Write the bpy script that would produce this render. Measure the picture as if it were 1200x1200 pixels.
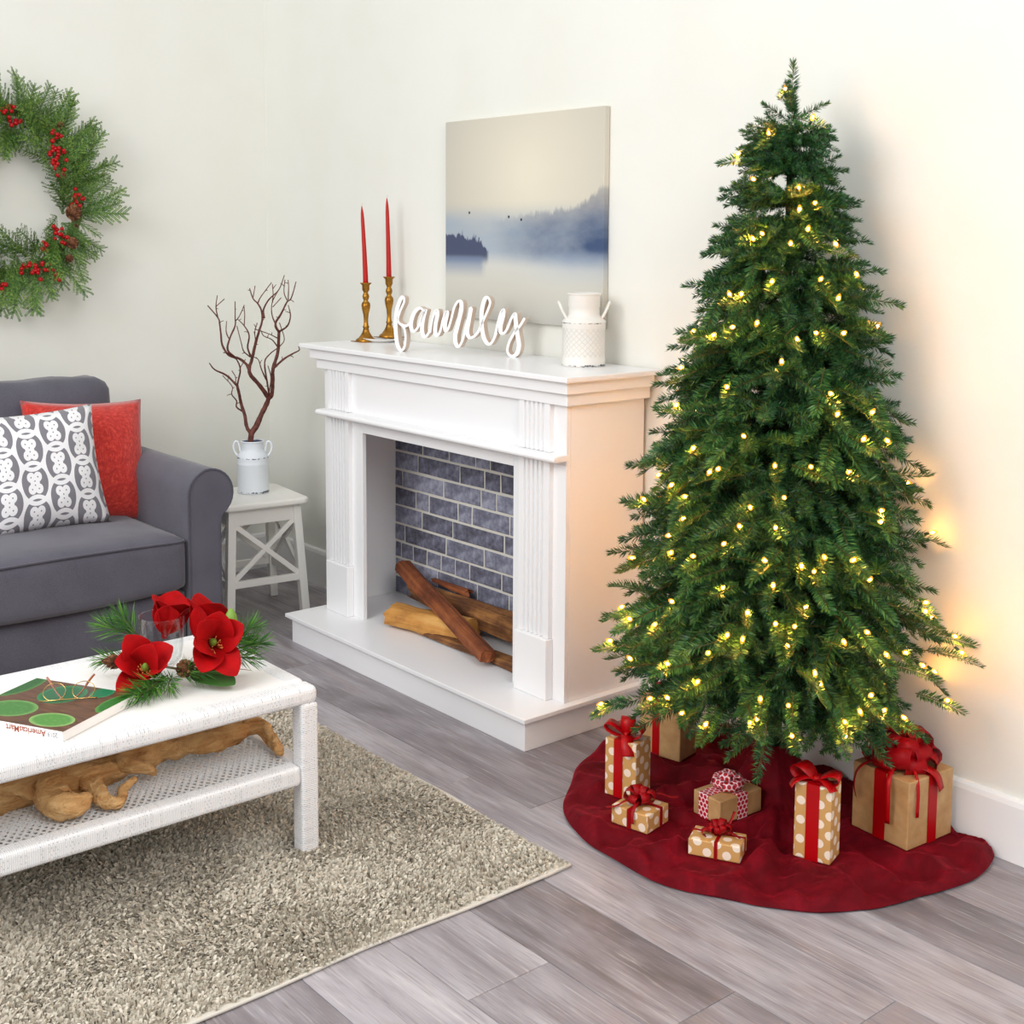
import bpy, math, random
import numpy as np
from mathutils import Vector, Matrix, noise as mnoise

for _o in list(bpy.data.objects):
    bpy.data.objects.remove(_o)
scene = bpy.context.scene
COL = scene.collection
random.seed(7)
PI = math.pi
R = math.radians

# ------------------------------------------------------------------ camera
def look_camera():
    yaw, pitch, roll = 0.8741, 0.1024, 0.0056
    f = Vector((-math.sin(yaw) * math.cos(pitch), math.cos(yaw) * math.cos(pitch), -math.sin(pitch)))
    r = Vector((math.cos(yaw), math.sin(yaw), 0))
    u = r.cross(f)
    r2 = r * math.cos(roll) + u * math.sin(roll)
    u2 = -r * math.sin(roll) + u * math.cos(roll)
    cd = bpy.data.cameras.new('camera')
    cd.sensor_width = 36
    cd.lens = 1509.77 * 36 / 1200
    cd.shift_y = -168.75 / 1200
    cd.clip_start = 0.05
    co = bpy.data.objects.new('camera', cd)
    m = Matrix((r2, u2, -f)).transposed().to_4x4()
    m.translation = Vector((4.9451, -2.7609, 1.45))
    co.matrix_world = m
    COL.objects.link(co)
    scene.camera = co
look_camera()

# ------------------------------------------------------------------ world, lights, exposure
scene.view_settings.view_transform = 'Standard'
scene.view_settings.look = 'None'
scene.view_settings.gamma = 1
scene.view_settings.exposure = 0.0
scene.view_settings.use_curve_mapping = False
world = bpy.data.worlds.new('world')
scene.world = world
world.use_nodes = True
world.node_tree.nodes['Background'].inputs[0].default_value = (0.96, 0.98, 1.0, 1)
world.node_tree.nodes['Background'].inputs[1].default_value = 0.70

def area(name, loc, target, sx, sy, power, color=(1, 1, 1)):
    ld = bpy.data.lights.new(name, 'AREA')
    ld.shape = 'RECTANGLE'; ld.size = sx; ld.size_y = sy
    ld.energy = power; ld.color = color
    o = bpy.data.objects.new(name, ld)
    o.location = loc
    o.rotation_euler = (Vector(target) - Vector(loc)).to_track_quat('-Z', 'Y').to_euler()
    COL.objects.link(o)
    return o
area('studio_softbox', (2.6, -4.4, 2.7), (1.9, -0.4, 0.7), 2.2, 2.2, 105, (1.0, 0.995, 0.985))
area('studio_softbox', (5.6, -1.9, 3.0), (1.4, -0.9, 0.7), 1.6, 1.6, 58, (1.0, 0.995, 0.985))

# ------------------------------------------------------------------ mesh building
class MB:
    """collects vertices, faces, material indices and optional uvs of ONE mesh"""
    def __init__(s):
        s.v = []; s.f = []; s.m = []; s.uv = None; s.sm = []
    def add(s, vs, fs, mi=0, smooth=False):
        b = len(s.v)
        s.v.extend(tuple(p) for p in vs)
        for f in fs:
            s.f.append(tuple(i + b for i in f)); s.m.append(mi); s.sm.append(smooth)
        return b
    def box(s, x0, x1, y0, y1, z0, z1, mi=0):
        s.add([(x0, y0, z0), (x1, y0, z0), (x1, y1, z0), (x0, y1, z0), (x0, y0, z1), (x1, y0, z1), (x1, y1, z1), (x0, y1, z1)],
              [(0, 3, 2, 1), (4, 5, 6, 7), (0, 1, 5, 4), (1, 2, 6, 5), (2, 3, 7, 6), (3, 0, 4, 7)], mi)
    def tube(s, pts, rad, n=8, mi=0, caps=True, flat=1.0, jit=0.0, smooth=True):
        pts = [Vector(p) for p in pts]
        if not hasattr(rad, '__len__'):
            rad = [rad] * len(pts)
        k = len(pts); vs = []; fs = []
        up = None
        for i, p in enumerate(pts):
            t = (pts[min(i + 1, k - 1)] - pts[max(i - 1, 0)])
            t = t.normalized() if t.length > 1e-9 else Vector((0, 0, 1))
            if up is None:
                up = Vector((0, 0, 1)) if abs(t.z) < 0.9 else Vector((1, 0, 0))
            a = t.cross(up)
            if a.length < 1e-6: a = t.orthogonal()
            a.normalize(); b = a.cross(t).normalized(); up = b
            for j in range(n):
                an = 2 * PI * j / n
                r = rad[i] * (1 + (random.uniform(-jit, jit) if jit else 0))
                vs.append(p + a * math.cos(an) * r + b * math.sin(an) * r * flat)
        for i in range(k - 1):
            for j in range(n):
                fs.append((i * n + j, i * n + (j + 1) % n, (i + 1) * n + (j + 1) % n, (i + 1) * n + j))
        if caps:
            fs.append(tuple(range(n - 1, -1, -1))); fs.append(tuple((k - 1) * n + j for j in range(n)))
        s.add(vs, fs, mi, smooth)
    def lathe(s, prof, n=32, c=(0, 0, 0), mi=0, smooth=True, close=False):
        vs = []; fs = []
        for r, z in prof:
            for j in range(n):
                a = 2 * PI * j / n
                vs.append((c[0] + r * math.cos(a), c[1] + r * math.sin(a), c[2] + z))
        k = len(prof)
        for i in range(k - 1 + (1 if close else 0)):
            i2 = (i + 1) % k
            for j in range(n):
                fs.append((i * n + j, i * n + (j + 1) % n, i2 * n + (j + 1) % n, i2 * n + j))
        s.add(vs, fs, mi, smooth)
    def grid(s, rows, mi=0, smooth=True, wrap=False):
        nr = len(rows); nc = len(rows[0]); vs = [p for r in rows for p in r]; fs = []
        for i in range(nr - 1):
            for j in range(nc if wrap else nc - 1):
                fs.append((i * nc + j, i * nc + (j + 1) % nc, (i + 1) * nc + (j + 1) % nc, (i + 1) * nc + j))
        s.add(vs, fs, mi, smooth)
    def strip(s, pts, side, w, mi=0, smooth=True):
        """ribbon along pts; side = vector or list of vectors; w half width"""
        a = []; b = []
        for i, p in enumerate(pts):
            d = Vector(side[i] if isinstance(side, list) else side)
            ww = w[i] if hasattr(w, '__len__') else w
            a.append(Vector(p) - d * ww); b.append(Vector(p) + d * ww)
        s.grid([a, b], mi, smooth)
    def prism(s, poly, axis, a0, a1, mi=0, smooth=False):
        """extrude a closed polygon (list of 2-tuples) along axis 0/1/2"""
        n = len(poly)
        def P(q, a):
            return (a, q[0], q[1]) if axis == 0 else ((q[0], a, q[1]) if axis == 1 else (q[0], q[1], a))
        vs = [P(q, a0) for q in poly] + [P(q, a1) for q in poly]
        fs = [tuple(range(n)), tuple(range(2 * n - 1, n - 1, -1))] + [(i, n + i, n + (i + 1) % n, (i + 1) % n) for i in range(n)]
        b = s.add(vs, fs, mi, False)
        if smooth:
            for k in range(n): s.sm[-1 - k] = True
    def mesh(s, name, mats):
        me = bpy.data.meshes.new(name)
        me.from_pydata([tuple(p) for p in s.v], [], s.f)
        for m in (mats if isinstance(mats, (list, tuple)) else [mats]):
            me.materials.append(m)
        if any(s.m): me.polygons.foreach_set('material_index', s.m)
        me.polygons.foreach_set('use_smooth', s.sm)
        me.update()
        return me
    def build(s, name, mats, parent=None, loc=None, bevel=0, seg=2, subd=0, solid=0):
        o = bpy.data.objects.new(name, s.mesh(name, mats))
        COL.objects.link(o)
        if parent: o.parent = parent
        if loc is not None: o.location = loc
        mods(o, bevel, seg, subd, solid)
        return o

def mods(o, bevel=0, seg=2, subd=0, solid=0):
    if solid:
        m = o.modifiers.new('solid', 'SOLIDIFY'); m.thickness = solid; m.offset = 0
    if bevel:
        m = o.modifiers.new('bevel', 'BEVEL'); m.width = bevel; m.segments = seg; m.limit_method = 'ANGLE'; m.angle_limit = R(40)
        m.harden_normals = False
    if subd:
        m = o.modifiers.new('subd', 'SUBSURF'); m.levels = subd; m.render_levels = subd

def quads_mesh(name, V, F4, mats, matidx=None, smooth=False):
    """numpy arrays -> mesh; V (n,3), F4 (m,k)"""
    me = bpy.data.meshes.new(name)
    V = np.asarray(V, np.float32); F4 = np.asarray(F4, np.int32)
    m, k = F4.shape
    me.vertices.add(len(V)); me.vertices.foreach_set('co', V.ravel())
    me.loops.add(m * k); me.loops.foreach_set('vertex_index', F4.ravel())
    me.polygons.add(m); me.polygons.foreach_set('loop_start', np.arange(0, m * k, k, dtype=np.int32))
    try: me.polygons.foreach_set('loop_total', np.full(m, k, np.int32))
    except Exception: pass
    for q in (mats if isinstance(mats, (list, tuple)) else [mats]): me.materials.append(q)
    if matidx is not None: me.polygons.foreach_set('material_index', np.asarray(matidx, np.int32))
    me.polygons.foreach_set('use_smooth', np.full(m, smooth))
    me.update(calc_edges=True); me.validate()
    return me

def link(name, me, parent=None, loc=None, rot=None, scale=None):
    o = bpy.data.objects.new(name, me); COL.objects.link(o)
    if parent: o.parent = parent
    if loc is not None: o.location = loc
    if rot is not None: o.rotation_euler = rot
    if scale is not None: o.scale = scale if hasattr(scale, '__len__') else (scale,) * 3
    return o
def empty(name, loc=(0, 0, 0), rz=0):
    o = bpy.data.objects.new(name, None); COL.objects.link(o)
    o.location = loc; o.rotation_euler = (0, 0, rz); o.empty_display_size = 0.05
    return o
def tag(o, label, cat, group=None):
    o['label'] = label; o['category'] = cat
    if group: o['group'] = group
    return o
def struct(o, label=None):
    o['kind'] = 'structure'
    if label: o['label'] = label
    return o
def catmull(pts, k=6):
    P = [Vector(p) for p in pts]; P = [P[0] * 2 - P[1]] + P + [P[-1] * 2 - P[-2]]
    out = []
    for i in range(1, len(P) - 2):
        for j in range(k):
            t = j / k
            a, b, c, d = P[i - 1], P[i], P[i + 1], P[i + 2]
            out.append(0.5 * ((2 * b) + (c - a) * t + (2 * a - 5 * b + 4 * c - d) * t * t + (3 * b - a - 3 * c + d) * t ** 3))
    out.append(P[-2])
    return out
def fbm(x, y, z=0.0, o=3):
    return sum(mnoise.noise(Vector((x, y, z)) * (2 ** i)) / (2 ** i) for i in range(o))
def smooth01(a, b, x):
    t = min(1, max(0, (x - a) / (b - a))); return t * t * (3 - 2 * t)
def rrect(hx, hy, r, k=6):
    out = []
    for cx, cy, a0 in ((hx - r, hy - r, 0), (-hx + r, hy - r, PI / 2), (-hx + r, -hy + r, PI), (hx - r, -hy + r, 3 * PI / 2)):
        out += [(cx + r * math.cos(a0 + t * PI / 2 / k), cy + r * math.sin(a0 + t * PI / 2 / k)) for t in range(k + 1)]
    return out
def wb(mb, name, mats, parent, **kw):
    """build a mesh given in world coordinates under an unrotated parent"""
    o = parent.location
    mb.v = [(p[0] - o.x, p[1] - o.y, p[2] - o.z) for p in mb.v]
    return mb.build(name, mats, parent, **kw)
def rbox(mb, x0, x1, y0, y1, z0, z1, r, n=(12, 12, 6), fn=None, mi=0):
    """rounded box as a welded lattice; fn(p, (u,v,w)) moves the points"""
    nx, ny, nz = n; idx = {}; vs = []
    lo = Vector((x0, y0, z0)); hi = Vector((x1, y1, z1))
    def V(i, j, k):
        if (i, j, k) in idx: return idx[(i, j, k)]
        u = Vector((i / nx, j / ny, k / nz))
        p = Vector([lo[a] + (hi[a] - lo[a]) * u[a] for a in range(3)])
        c = Vector([min(max(p[a], lo[a] + r), hi[a] - r) for a in range(3)])
        d = p - c
        if d.length > 1e-9: p = c + d.normalized() * min(r, d.length * 1.0 if False else r)
        if fn: p = fn(p, u * 2 - Vector((1, 1, 1)))
        idx[(i, j, k)] = len(vs); vs.append(p); return idx[(i, j, k)]
    fs = []
    for k in (0, nz):
        for i in range(nx):
            for j in range(ny):
                q_ = (V(i, j, k), V(i + 1, j, k), V(i + 1, j + 1, k), V(i, j + 1, k)); fs.append(q_ if k else q_[::-1])
    for j in (0, ny):
        for i in range(nx):
            for k in range(nz):
                q_ = (V(i, j, k), V(i + 1, j, k), V(i + 1, j, k + 1), V(i, j, k + 1)); fs.append(q_[::-1] if j else q_)
    for i in (0, nx):
        for j in range(ny):
            for k in range(nz):
                q_ = (V(i, j, k), V(i, j + 1, k), V(i, j + 1, k + 1), V(i, j, k + 1)); fs.append(q_ if i else q_[::-1])
    mb.add(vs, fs, mi, True)
def set_uv(me, uvs):
    l = me.uv_layers.new(name='uv'); a = np.asarray(uvs, np.float32)
    vi = np.zeros(len(me.loops), np.int32); me.loops.foreach_get('vertex_index', vi)
    l.data.foreach_set('uv', a[vi].ravel())

# ------------------------------------------------------------------ materials (node expressions)
class X:
    """a float/vector socket with arithmetic"""
    def __init__(s, nt, sock): s.nt = nt; s.s = sock
    def _m(s, op, *a, clamp=False):
        n = s.nt.nodes.new('ShaderNodeMath'); n.operation = op; n.use_clamp = clamp
        for i, q in enumerate((s,) + a):
            if isinstance(q, X): s.nt.links.new(q.s, n.inputs[i])
            else: n.inputs[i].default_value = q
        return X(s.nt, n.outputs[0])
    def __add__(s, o): return s._m('ADD', o)
    __radd__ = __add__
    def __sub__(s, o): return s._m('SUBTRACT', o)
    def __rsub__(s, o): return (s * -1) + o
    def __mul__(s, o): return s._m('MULTIPLY', o)
    __rmul__ = __mul__
    def __truediv__(s, o): return s._m('DIVIDE', o)
    def abs(s): return s._m('ABSOLUTE')
    def fract(s): return s._m('FRACT')
    def floor(s): return s._m('FLOOR')
    def sin(s): return s._m('SINE')
    def cos(s): return s._m('COSINE')
    def sqrt(s): return s._m('SQRT')
    def pow(s, e): return s._m('POWER', e)
    def min(s, o): return s._m('MINIMUM', o)
    def max(s, o): return s._m('MAXIMUM', o)
    def lt(s, o): return s._m('LESS_THAN', o)
    def gt(s, o): return s._m('GREATER_THAN', o)
    def mod(s, o): return s._m('FLOORED_MODULO', o)
    def clamp(s): return s._m('ADD', 0.0, clamp=True)
    def step(s, a, b):
        n = s.nt.nodes.new('ShaderNodeMapRange'); n.interpolation_type = 'SMOOTHSTEP'
        s.nt.links.new(s.s, n.inputs[0])
        for i, q in ((1, a), (2, b)):
            if isinstance(q, X): s.nt.links.new(q.s, n.inputs[i])
            else: n.inputs[i].default_value = q
        n.inputs[3].default_value = 0; n.inputs[4].default_value = 1
        return X(s.nt, n.outputs[0])

class Mat:
    def __init__(s, name, color=(0.8, 0.8, 0.8), rough=0.5, **kw):
        s.m = bpy.data.materials.new(name); s.m.use_nodes = True
        s.nt = s.m.node_tree; s.b = s.nt.nodes['Principled BSDF']
        s.b.inputs['Base Color'].default_value = (*color, 1)
        s.b.inputs['Roughness'].default_value = rough
        for k, v in kw.items():
            k = k.replace('_', ' ')
            i = s.b.inputs[k]
            i.default_value = (*v, 1) if hasattr(v, '__len__') and len(v) == 3 and i.type == 'RGBA' else v
    def coord(s, which='Object'):
        n = s.nt.nodes.new('ShaderNodeTexCoord'); return n.outputs[which]
    def geo(s, which): 
        n = s.nt.nodes.new('ShaderNodeNewGeometry'); return X(s.nt, n.outputs[which])
    def objrand(s):
        n = s.nt.nodes.new('ShaderNodeObjectInfo'); return X(s.nt, n.outputs['Random'])
    def xyz(s, which='Object'):
        n = s.nt.nodes.new('ShaderNodeSeparateXYZ'); s.nt.links.new(s.coord(which), n.inputs[0])
        return [X(s.nt, o) for o in n.outputs]
    def vec(s, x, y, z=0.0):
        n = s.nt.nodes.new('ShaderNodeCombineXYZ')
        for i, q in enumerate((x, y, z)):
            if isinstance(q, X): s.nt.links.new(q.s, n.inputs[i])
            else: n.inputs[i].default_value = q
        return n.outputs[0]
    def noise(s, vec, scale=5, detail=4, rough=0.55, dist=0.0):
        n = s.nt.nodes.new('ShaderNodeTexNoise'); s.nt.links.new(vec, n.inputs['Vector'])
        n.inputs['Scale'].default_value = scale; n.inputs['Detail'].default_value = detail
        n.inputs['Roughness'].default_value = rough; n.inputs['Distortion'].default_value = dist
        return X(s.nt, n.outputs[0])
    def voronoi(s, vec, scale=5, feature='F1', rnd=1.0):
        n = s.nt.nodes.new('ShaderNodeTexVoronoi'); n.feature = feature
        s.nt.links.new(vec, n.inputs['Vector']); n.inputs['Scale'].default_value = scale; n.inputs['Randomness'].default_value = rnd
        return X(s.nt, n.outputs['Distance'])
    def ramp(s, fac, stops):
        n = s.nt.nodes.new('ShaderNodeValToRGB'); s.nt.links.new(fac.s, n.inputs[0])
        e = n.color_ramp.elements
        while len(e) < len(stops): e.new(0.5)
        for q, (p, c) in zip(e, stops): q.position = p; q.color = (*c, 1)
        return n.outputs[0]
    def mix(s, fac, a, b, mode='MIX'):
        n = s.nt.nodes.new('ShaderNodeMix'); n.data_type = 'RGBA'; n.blend_type = mode
        for i, q in ((0, fac), (6, a), (7, b)):
            if isinstance(q, X): s.nt.links.new(q.s, n.inputs[i])
            elif hasattr(q, 'is_output'): s.nt.links.new(q, n.inputs[i])
            elif i == 0: n.inputs[0].default_value = q
            else: n.inputs[i].default_value = (*q, 1)
        return n.outputs[2]
    def color(s, sock): s.nt.links.new(sock, s.b.inputs['Base Color']); return s
    def rough(s, x): s.nt.links.new(x.s, s.b.inputs['Roughness']); return s
    def bump(s, h, strength=0.3, dist=0.01):
        n = s.nt.nodes.new('ShaderNodeBump'); n.inputs['Strength'].default_value = strength; n.inputs['Distance'].default_value = dist
        s.nt.links.new(h.s, n.inputs['Height']); s.nt.links.new(n.outputs[0], s.b.inputs['Normal']); return s

def srgb(r, g, b):
    f = lambda c: (c / 255 / 12.92) if c <= 10 else ((c / 255 + 0.055) / 1.055) ** 2.4
    return (f(r), f(g), f(b))
M = {}
# walls
q = Mat('cream_wall_paint', srgb(231, 231, 223), 0.7); n = q.noise(q.coord(), 3, 4)
q.color(q.mix(n.step(0.35, 0.7), srgb(232, 232, 225), srgb(230, 229, 220))); q.bump(q.noise(q.coord(), 60, 3), 0.06, 0.004); M['wall'] = q.m
q = Mat('white_trim_paint', srgb(240, 239, 238), 0.4); q.bump(q.noise(q.coord(), 40, 3), 0.03, 0.003); M['trim'] = q.m
q = Mat('white_mantel_paint', srgb(241, 241, 242), 0.28); q.bump(q.noise(q.coord(), 25, 3), 0.02, 0.003); M['mantel'] = q.m
# floor planks
q = Mat('weathered_grey_plank', srgb(150, 140, 138), 0.38)
x, y, z = q.xyz(); rd = q.objrand() * 37.0
g1 = q.noise(q.vec(x * 1.3 + rd, y * 9 + rd, rd), 1.0, 6, 0.62, 0.9)
g2 = q.noise(q.vec(x * 7 + rd, y * 190 + rd, rd), 1.0, 4, 0.65, 0.4)
kn = q.noise(q.vec(x * 2.2 + rd * 1.3, y * 5 + rd, 3.1), 1.0, 3, 0.5, 1.8)
tone = (g1 * 0.70 + kn * 0.35 + (q.objrand() * 0.26) - 0.13)
c = q.ramp(tone, [(0.28, srgb(98, 91, 93)), (0.42, srgb(131, 124, 128)), (0.55, srgb(153, 147, 152)), (0.68, srgb(178, 173, 178)), (0.82, srgb(208, 204, 206))])
brn = q.noise(q.vec(x * 1.1 + rd, y * 6 + rd, 9.0), 1.0, 4, 0.6, 1.2).step(0.54, 0.74) * 0.42
c = q.mix(brn, c, srgb(146, 128, 120))
c = q.mix(g2.step(0.50, 0.72) * 0.55, c, srgb(108, 98, 98))
c = q.mix(g2.step(0.46, 0.25) * 0.42, c, srgb(222, 218, 216))
q.color(c); q.bump(g2, 0.12, 0.002); q.rough(g1 * 0.2 + 0.30); M['plank'] = q.m
M['subfloor'] = Mat('dark_subfloor', srgb(70, 62, 60), 0.8).m
# bricks
q = Mat('slate_blue_brick', srgb(95, 97, 112), 0.85); rd = q.objrand()
n = q.noise(q.coord(), 28, 6, 0.7); n2 = q.noise(q.coord(), 9, 3)
c = q.ramp(n * 0.7 + n2 * 0.3 + rd * 0.16 - 0.08, [(0.34, srgb(74, 72, 82)), (0.5, srgb(122, 123, 142)), (0.66, srgb(172, 174, 192))])
q.color(c); q.bump(n, 0.5, 0.004); M['brick'] = q.m
q = Mat('pale_mortar', srgb(226, 222, 212), 0.9); q.bump(q.noise(q.coord(), 120, 3), 0.4, 0.002); M['mortar'] = q.m
# wood
def logmat(name, a, b, d, sc=1.0):
    q = Mat(name, a, 0.75); x, y, z = q.xyz()
    g = q.noise(q.vec(x * 4 * sc, y * 46 * sc, z * 46 * sc), 1.0, 5, 0.65, 0.5)
    g2 = q.noise(q.coord(), 14, 4, 0.6)
    q.color(q.ramp(g * 0.65 + g2 * 0.35, [(0.30, d), (0.47, a), (0.68, b)])); q.bump(g, 0.8, 0.006); return q.m
M['log_red'] = logmat('reddish_split_wood', srgb(122, 62, 30), srgb(170, 98, 52), srgb(54, 22, 10))
M['log_tan'] = logmat('golden_split_wood', srgb(196, 138, 66), srgb(222, 172, 100), srgb(134, 82, 36), 0.6)
M['log_brown'] = logmat('dark_bark_wood', srgb(108, 66, 34), srgb(180, 124, 66), srgb(42, 22, 12))
q = Mat('tan_driftwood', srgb(186, 138, 82), 0.65); x, y, z = q.xyz()
g = q.noise(q.vec(x * 30, y * 7, z * 30), 1.0, 5, 0.6, 1.4); g2 = q.noise(q.coord(), 22, 3)
c = q.ramp(g * 0.7 + g2 * 0.3, [(0.28, srgb(96, 56, 26)), (0.38, srgb(186, 130, 72)), (0.55, srgb(220, 172, 112)), (0.74, srgb(242, 208, 156))])
q.color(c); q.bump(g + q.noise(q.vec(x * 120, y * 26, z * 120), 1.0, 4, 0.6, 0.8) * 0.5, 0.9, 0.014); M['drift'] = q.m
q = Mat('red_brown_bark', srgb(88, 42, 32), 0.7); n = q.noise(q.coord(), 70, 3)
q.color(q.ramp(n, [(0.3, srgb(62, 26, 20)), (0.7, srgb(118, 62, 48))])); q.bump(n, 0.4, 0.002); M['twig'] = q.m
# metal, wax, ceramic
q = Mat('aged_brass', srgb(170, 118, 40), 0.32, Metallic=0.9); n = q.noise(q.coord(), 30, 4)
q.color(q.ramp(n, [(0.3, srgb(122, 80, 24)), (0.7, srgb(196, 142, 58))])); M['brass'] = q.m
M['wax'] = Mat('coral_red_wax', srgb(178, 24, 16), 0.45, Specular_IOR_Level=0.3).m
M['wick'] = Mat('pale_wick', srgb(214, 190, 170), 0.9).m
M['ceramic'] = Mat('white_ceramic_glaze', srgb(238, 236, 230), 0.15).m
def canmat(name, base, lo, hi, fl, ribs=None, bumpamt=0.4):
    """enamel with dark chips near the heights in lo/hi (object z)"""
    q = Mat(name, base, 0.38); x, y, z = q.xyz()
    n = q.noise(q.coord(), 90, 4, 0.65); n2 = q.noise(q.coord(), 26, 3)
    chip = None
    for (c0, w) in (lo, hi):
        k = ((z - c0).abs() * (-1.0 / w) + 1.0).max(0.0) * (n * 0.7 + n2 * 0.5)
        chip = k if chip is None else chip.max(k)
    f = chip.step(0.54, 0.60)
    q.color(q.mix(f, base, srgb(82, 88, 98)))
    if ribs == 'diamond':
        an = q.nt.nodes.new('ShaderNodeMath'); an.operation = 'ARCTAN2'
        q.nt.links.new(y.s, an.inputs[0]); q.nt.links.new(x.s, an.inputs[1]); a = X(q.nt, an.outputs[0]) * (24 / (2 * PI))
        zz = z * (24 / (2 * PI) / 0.065)
        d = (((a + zz).fract() - 0.5).abs()).max(((a - zz).fract() - 0.5).abs())
        mask = z.gt(0.03) * z.lt(0.115)
        q.bump(d.step(0.36, 0.48) * mask, bumpamt, 0.004); q.color(q.mix(d.step(0.40, 0.48) * mask * 0.35, q.mix(f, base, srgb(82, 88, 98)), srgb(196, 186, 168)))  # relief lines also darkened in the colour, standing in for their shading
    return q.m
M['can_blue'] = canmat('pale_blue_white_enamel', srgb(226, 232, 238), (0.006, 0.022), (0.138, 0.016), 1)
M['can_white'] = canmat('white_chipped_enamel', srgb(230, 227, 221), (0.004, 0.020), (0.131, 0.008), 1, 'diamond', 0.5)
M['can_in'] = Mat('slate_blue_can_inside', srgb(92, 100, 128), 0.5).m
# fabrics
def fabric(name, a, b, sc=420, bstr=0.35, sheen=0.25, rough=0.9):
    q = Mat(name, a, rough, Sheen_Weight=sheen, Sheen_Roughness=0.5)
    n = q.noise(q.coord(), sc, 2, 0.6); n2 = q.noise(q.coord(), 7, 3)
    q.color(q.mix((n * 0.6 + n2 * 0.4).step(0.35, 0.65), a, b)); q.bump(n, bstr, 0.0015); return q.m
M['sofa'] = fabric('charcoal_sofa_fabric', srgb(78, 76, 88), srgb(94, 92, 104))
M['sofa_pipe'] = fabric('dark_sofa_piping', srgb(66, 64, 76), srgb(80, 78, 90))
q = Mat('red_chenille', srgb(196, 44, 34), 0.9, Sheen_Weight=0.3); x, y, z = q.xyz()
n = q.noise(q.vec(x * 60, y * 260, z * 60), 1.0, 3); n2 = q.noise(q.vec(x * 200, y * 400, z * 90), 1.0, 2)
q.color(q.ramp(n * 0.6 + n2 * 0.4, [(0.3, srgb(158, 26, 22)), (0.52, srgb(200, 46, 36)), (0.72, srgb(226, 84, 66))])); q.bump(n2, 0.5, 0.002); M['redpillow'] = q.m
# pillow lattice, uv in metres
q = Mat('grey_white_lattice_print', srgb(130, 128, 136), 0.9, Sheen_Weight=0.15)
u, v, _ = q.xyz('UV'); cw, ch = 0.092, 0.120
def lat2(u, v):
    """rings round four-lobed clovers, two staggered sets of columns"""
    def one(uu, vv):
        x = ((uu / (2 * cw)).fract() - 0.5) * 2.0; y = (vv / ch).fract() - 0.5
        def ring(yy): return (((x / 0.55).pow(2.0) + (yy / 0.60).pow(2.0)).sqrt() - 1.0).abs().lt(0.105)
        r_ = ring(y.abs()).max(ring(y.abs() - 1.0))
        d1 = ((x.abs() - 0.125).pow(2.0) + (y.abs() - 0.175).pow(2.0)).sqrt()
        core = (x / 0.17).pow(2.0) + (y / 0.20).pow(2.0)
        clover = d1.lt(0.150).max(core.lt(1.0))
        dots = d1.lt(0.024).max((x.pow(2.0) + (y.abs() - 0.06).pow(2.0)).sqrt().lt(0.024))
        return r_.max(clover * (1.0 - dots))
    return one(u, v).max(one(u + cw, v + ch * 0.5))
q.color(q.mix(lat2(u, v), srgb(128, 126, 134), srgb(240, 240, 243))); q.bump(q.noise(q.coord(), 500, 2), 0.25, 0.001); M['lattice'] = q.m
# velvet skirt
q = Mat('crimson_velvet', srgb(120, 4, 22), 0.75, Sheen_Weight=0.6, Sheen_Roughness=0.3, Sheen_Tint=srgb(230, 40, 70), Specular_IOR_Level=0.15)
n = q.noise(q.coord(), 11, 4, 0.6, 1.2); q.color(q.ramp(n, [(0.30, srgb(82, 0, 11)), (0.55, srgb(104, 1, 17)), (0.78, srgb(130, 5, 25))]))
q.bump(q.noise(q.coord(), 9, 4, 0.5, 0.8) + q.noise(q.coord(), 300, 2) * 0.06, 0.45, 0.02); M['velvet'] = q.m
# gifts
q = Mat('kraft_paper', srgb(192, 150, 100), 0.5); n = q.noise(q.coord(), 26, 4); q.color(q.ramp(n, [(0.3, srgb(180, 136, 86)), (0.7, srgb(204, 164, 114))])); q.bump(q.noise(q.coord(), 22, 3), 0.15, 0.004); M['kraft'] = q.m
q = Mat('dotted_kraft_paper', srgb(206, 158, 98), 0.42); u, v, _ = q.xyz('UV'); s_ = 0.046
def dot(u, v): return ((u.fract() - 0.5).pow(2.0) + (v.fract() - 0.5).pow(2.0)).sqrt().lt(0.225)
f = dot(u / s_, v / s_).max(dot(u / s_ + 0.5, v / s_ + 0.5))
q.color(q.mix(f, srgb(206, 158, 96), srgb(244, 226, 206))); q.bump(q.noise(q.coord(), 22, 3), 0.15, 0.004); M['dots'] = q.m
M['satin'] = Mat('red_satin_ribbon', srgb(176, 0, 8), 0.40, Specular_IOR_Level=0.3).m
M['sheer'] = Mat('sheer_dark_red_ribbon', srgb(160, 2, 14), 0.5, Alpha=0.82, Specular_IOR_Level=0.25).m
M['organza'] = Mat('red_organza_ribbon', srgb(176, 2, 16), 0.5, Alpha=0.75, Specular_IOR_Level=0.25).m
q = Mat('hexagon_print_ribbon', srgb(190, 20, 40), 0.5); u, v, _ = q.xyz('UV'); s_ = 0.0128
def hx(u, v): return ((u.fract() - 0.5).abs().pow(2.0) + ((v.fract() - 0.5) * 1.73).pow(2.0)).sqrt().lt(0.40)
f = hx(u / s_, v / (s_ * 1.73)).max(hx(u / s_ + 0.5, v / (s_ * 1.73) + 0.5))
q.color(q.mix(f, srgb(248, 214, 220), srgb(188, 12, 36))); M['hex'] = q.m
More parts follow.
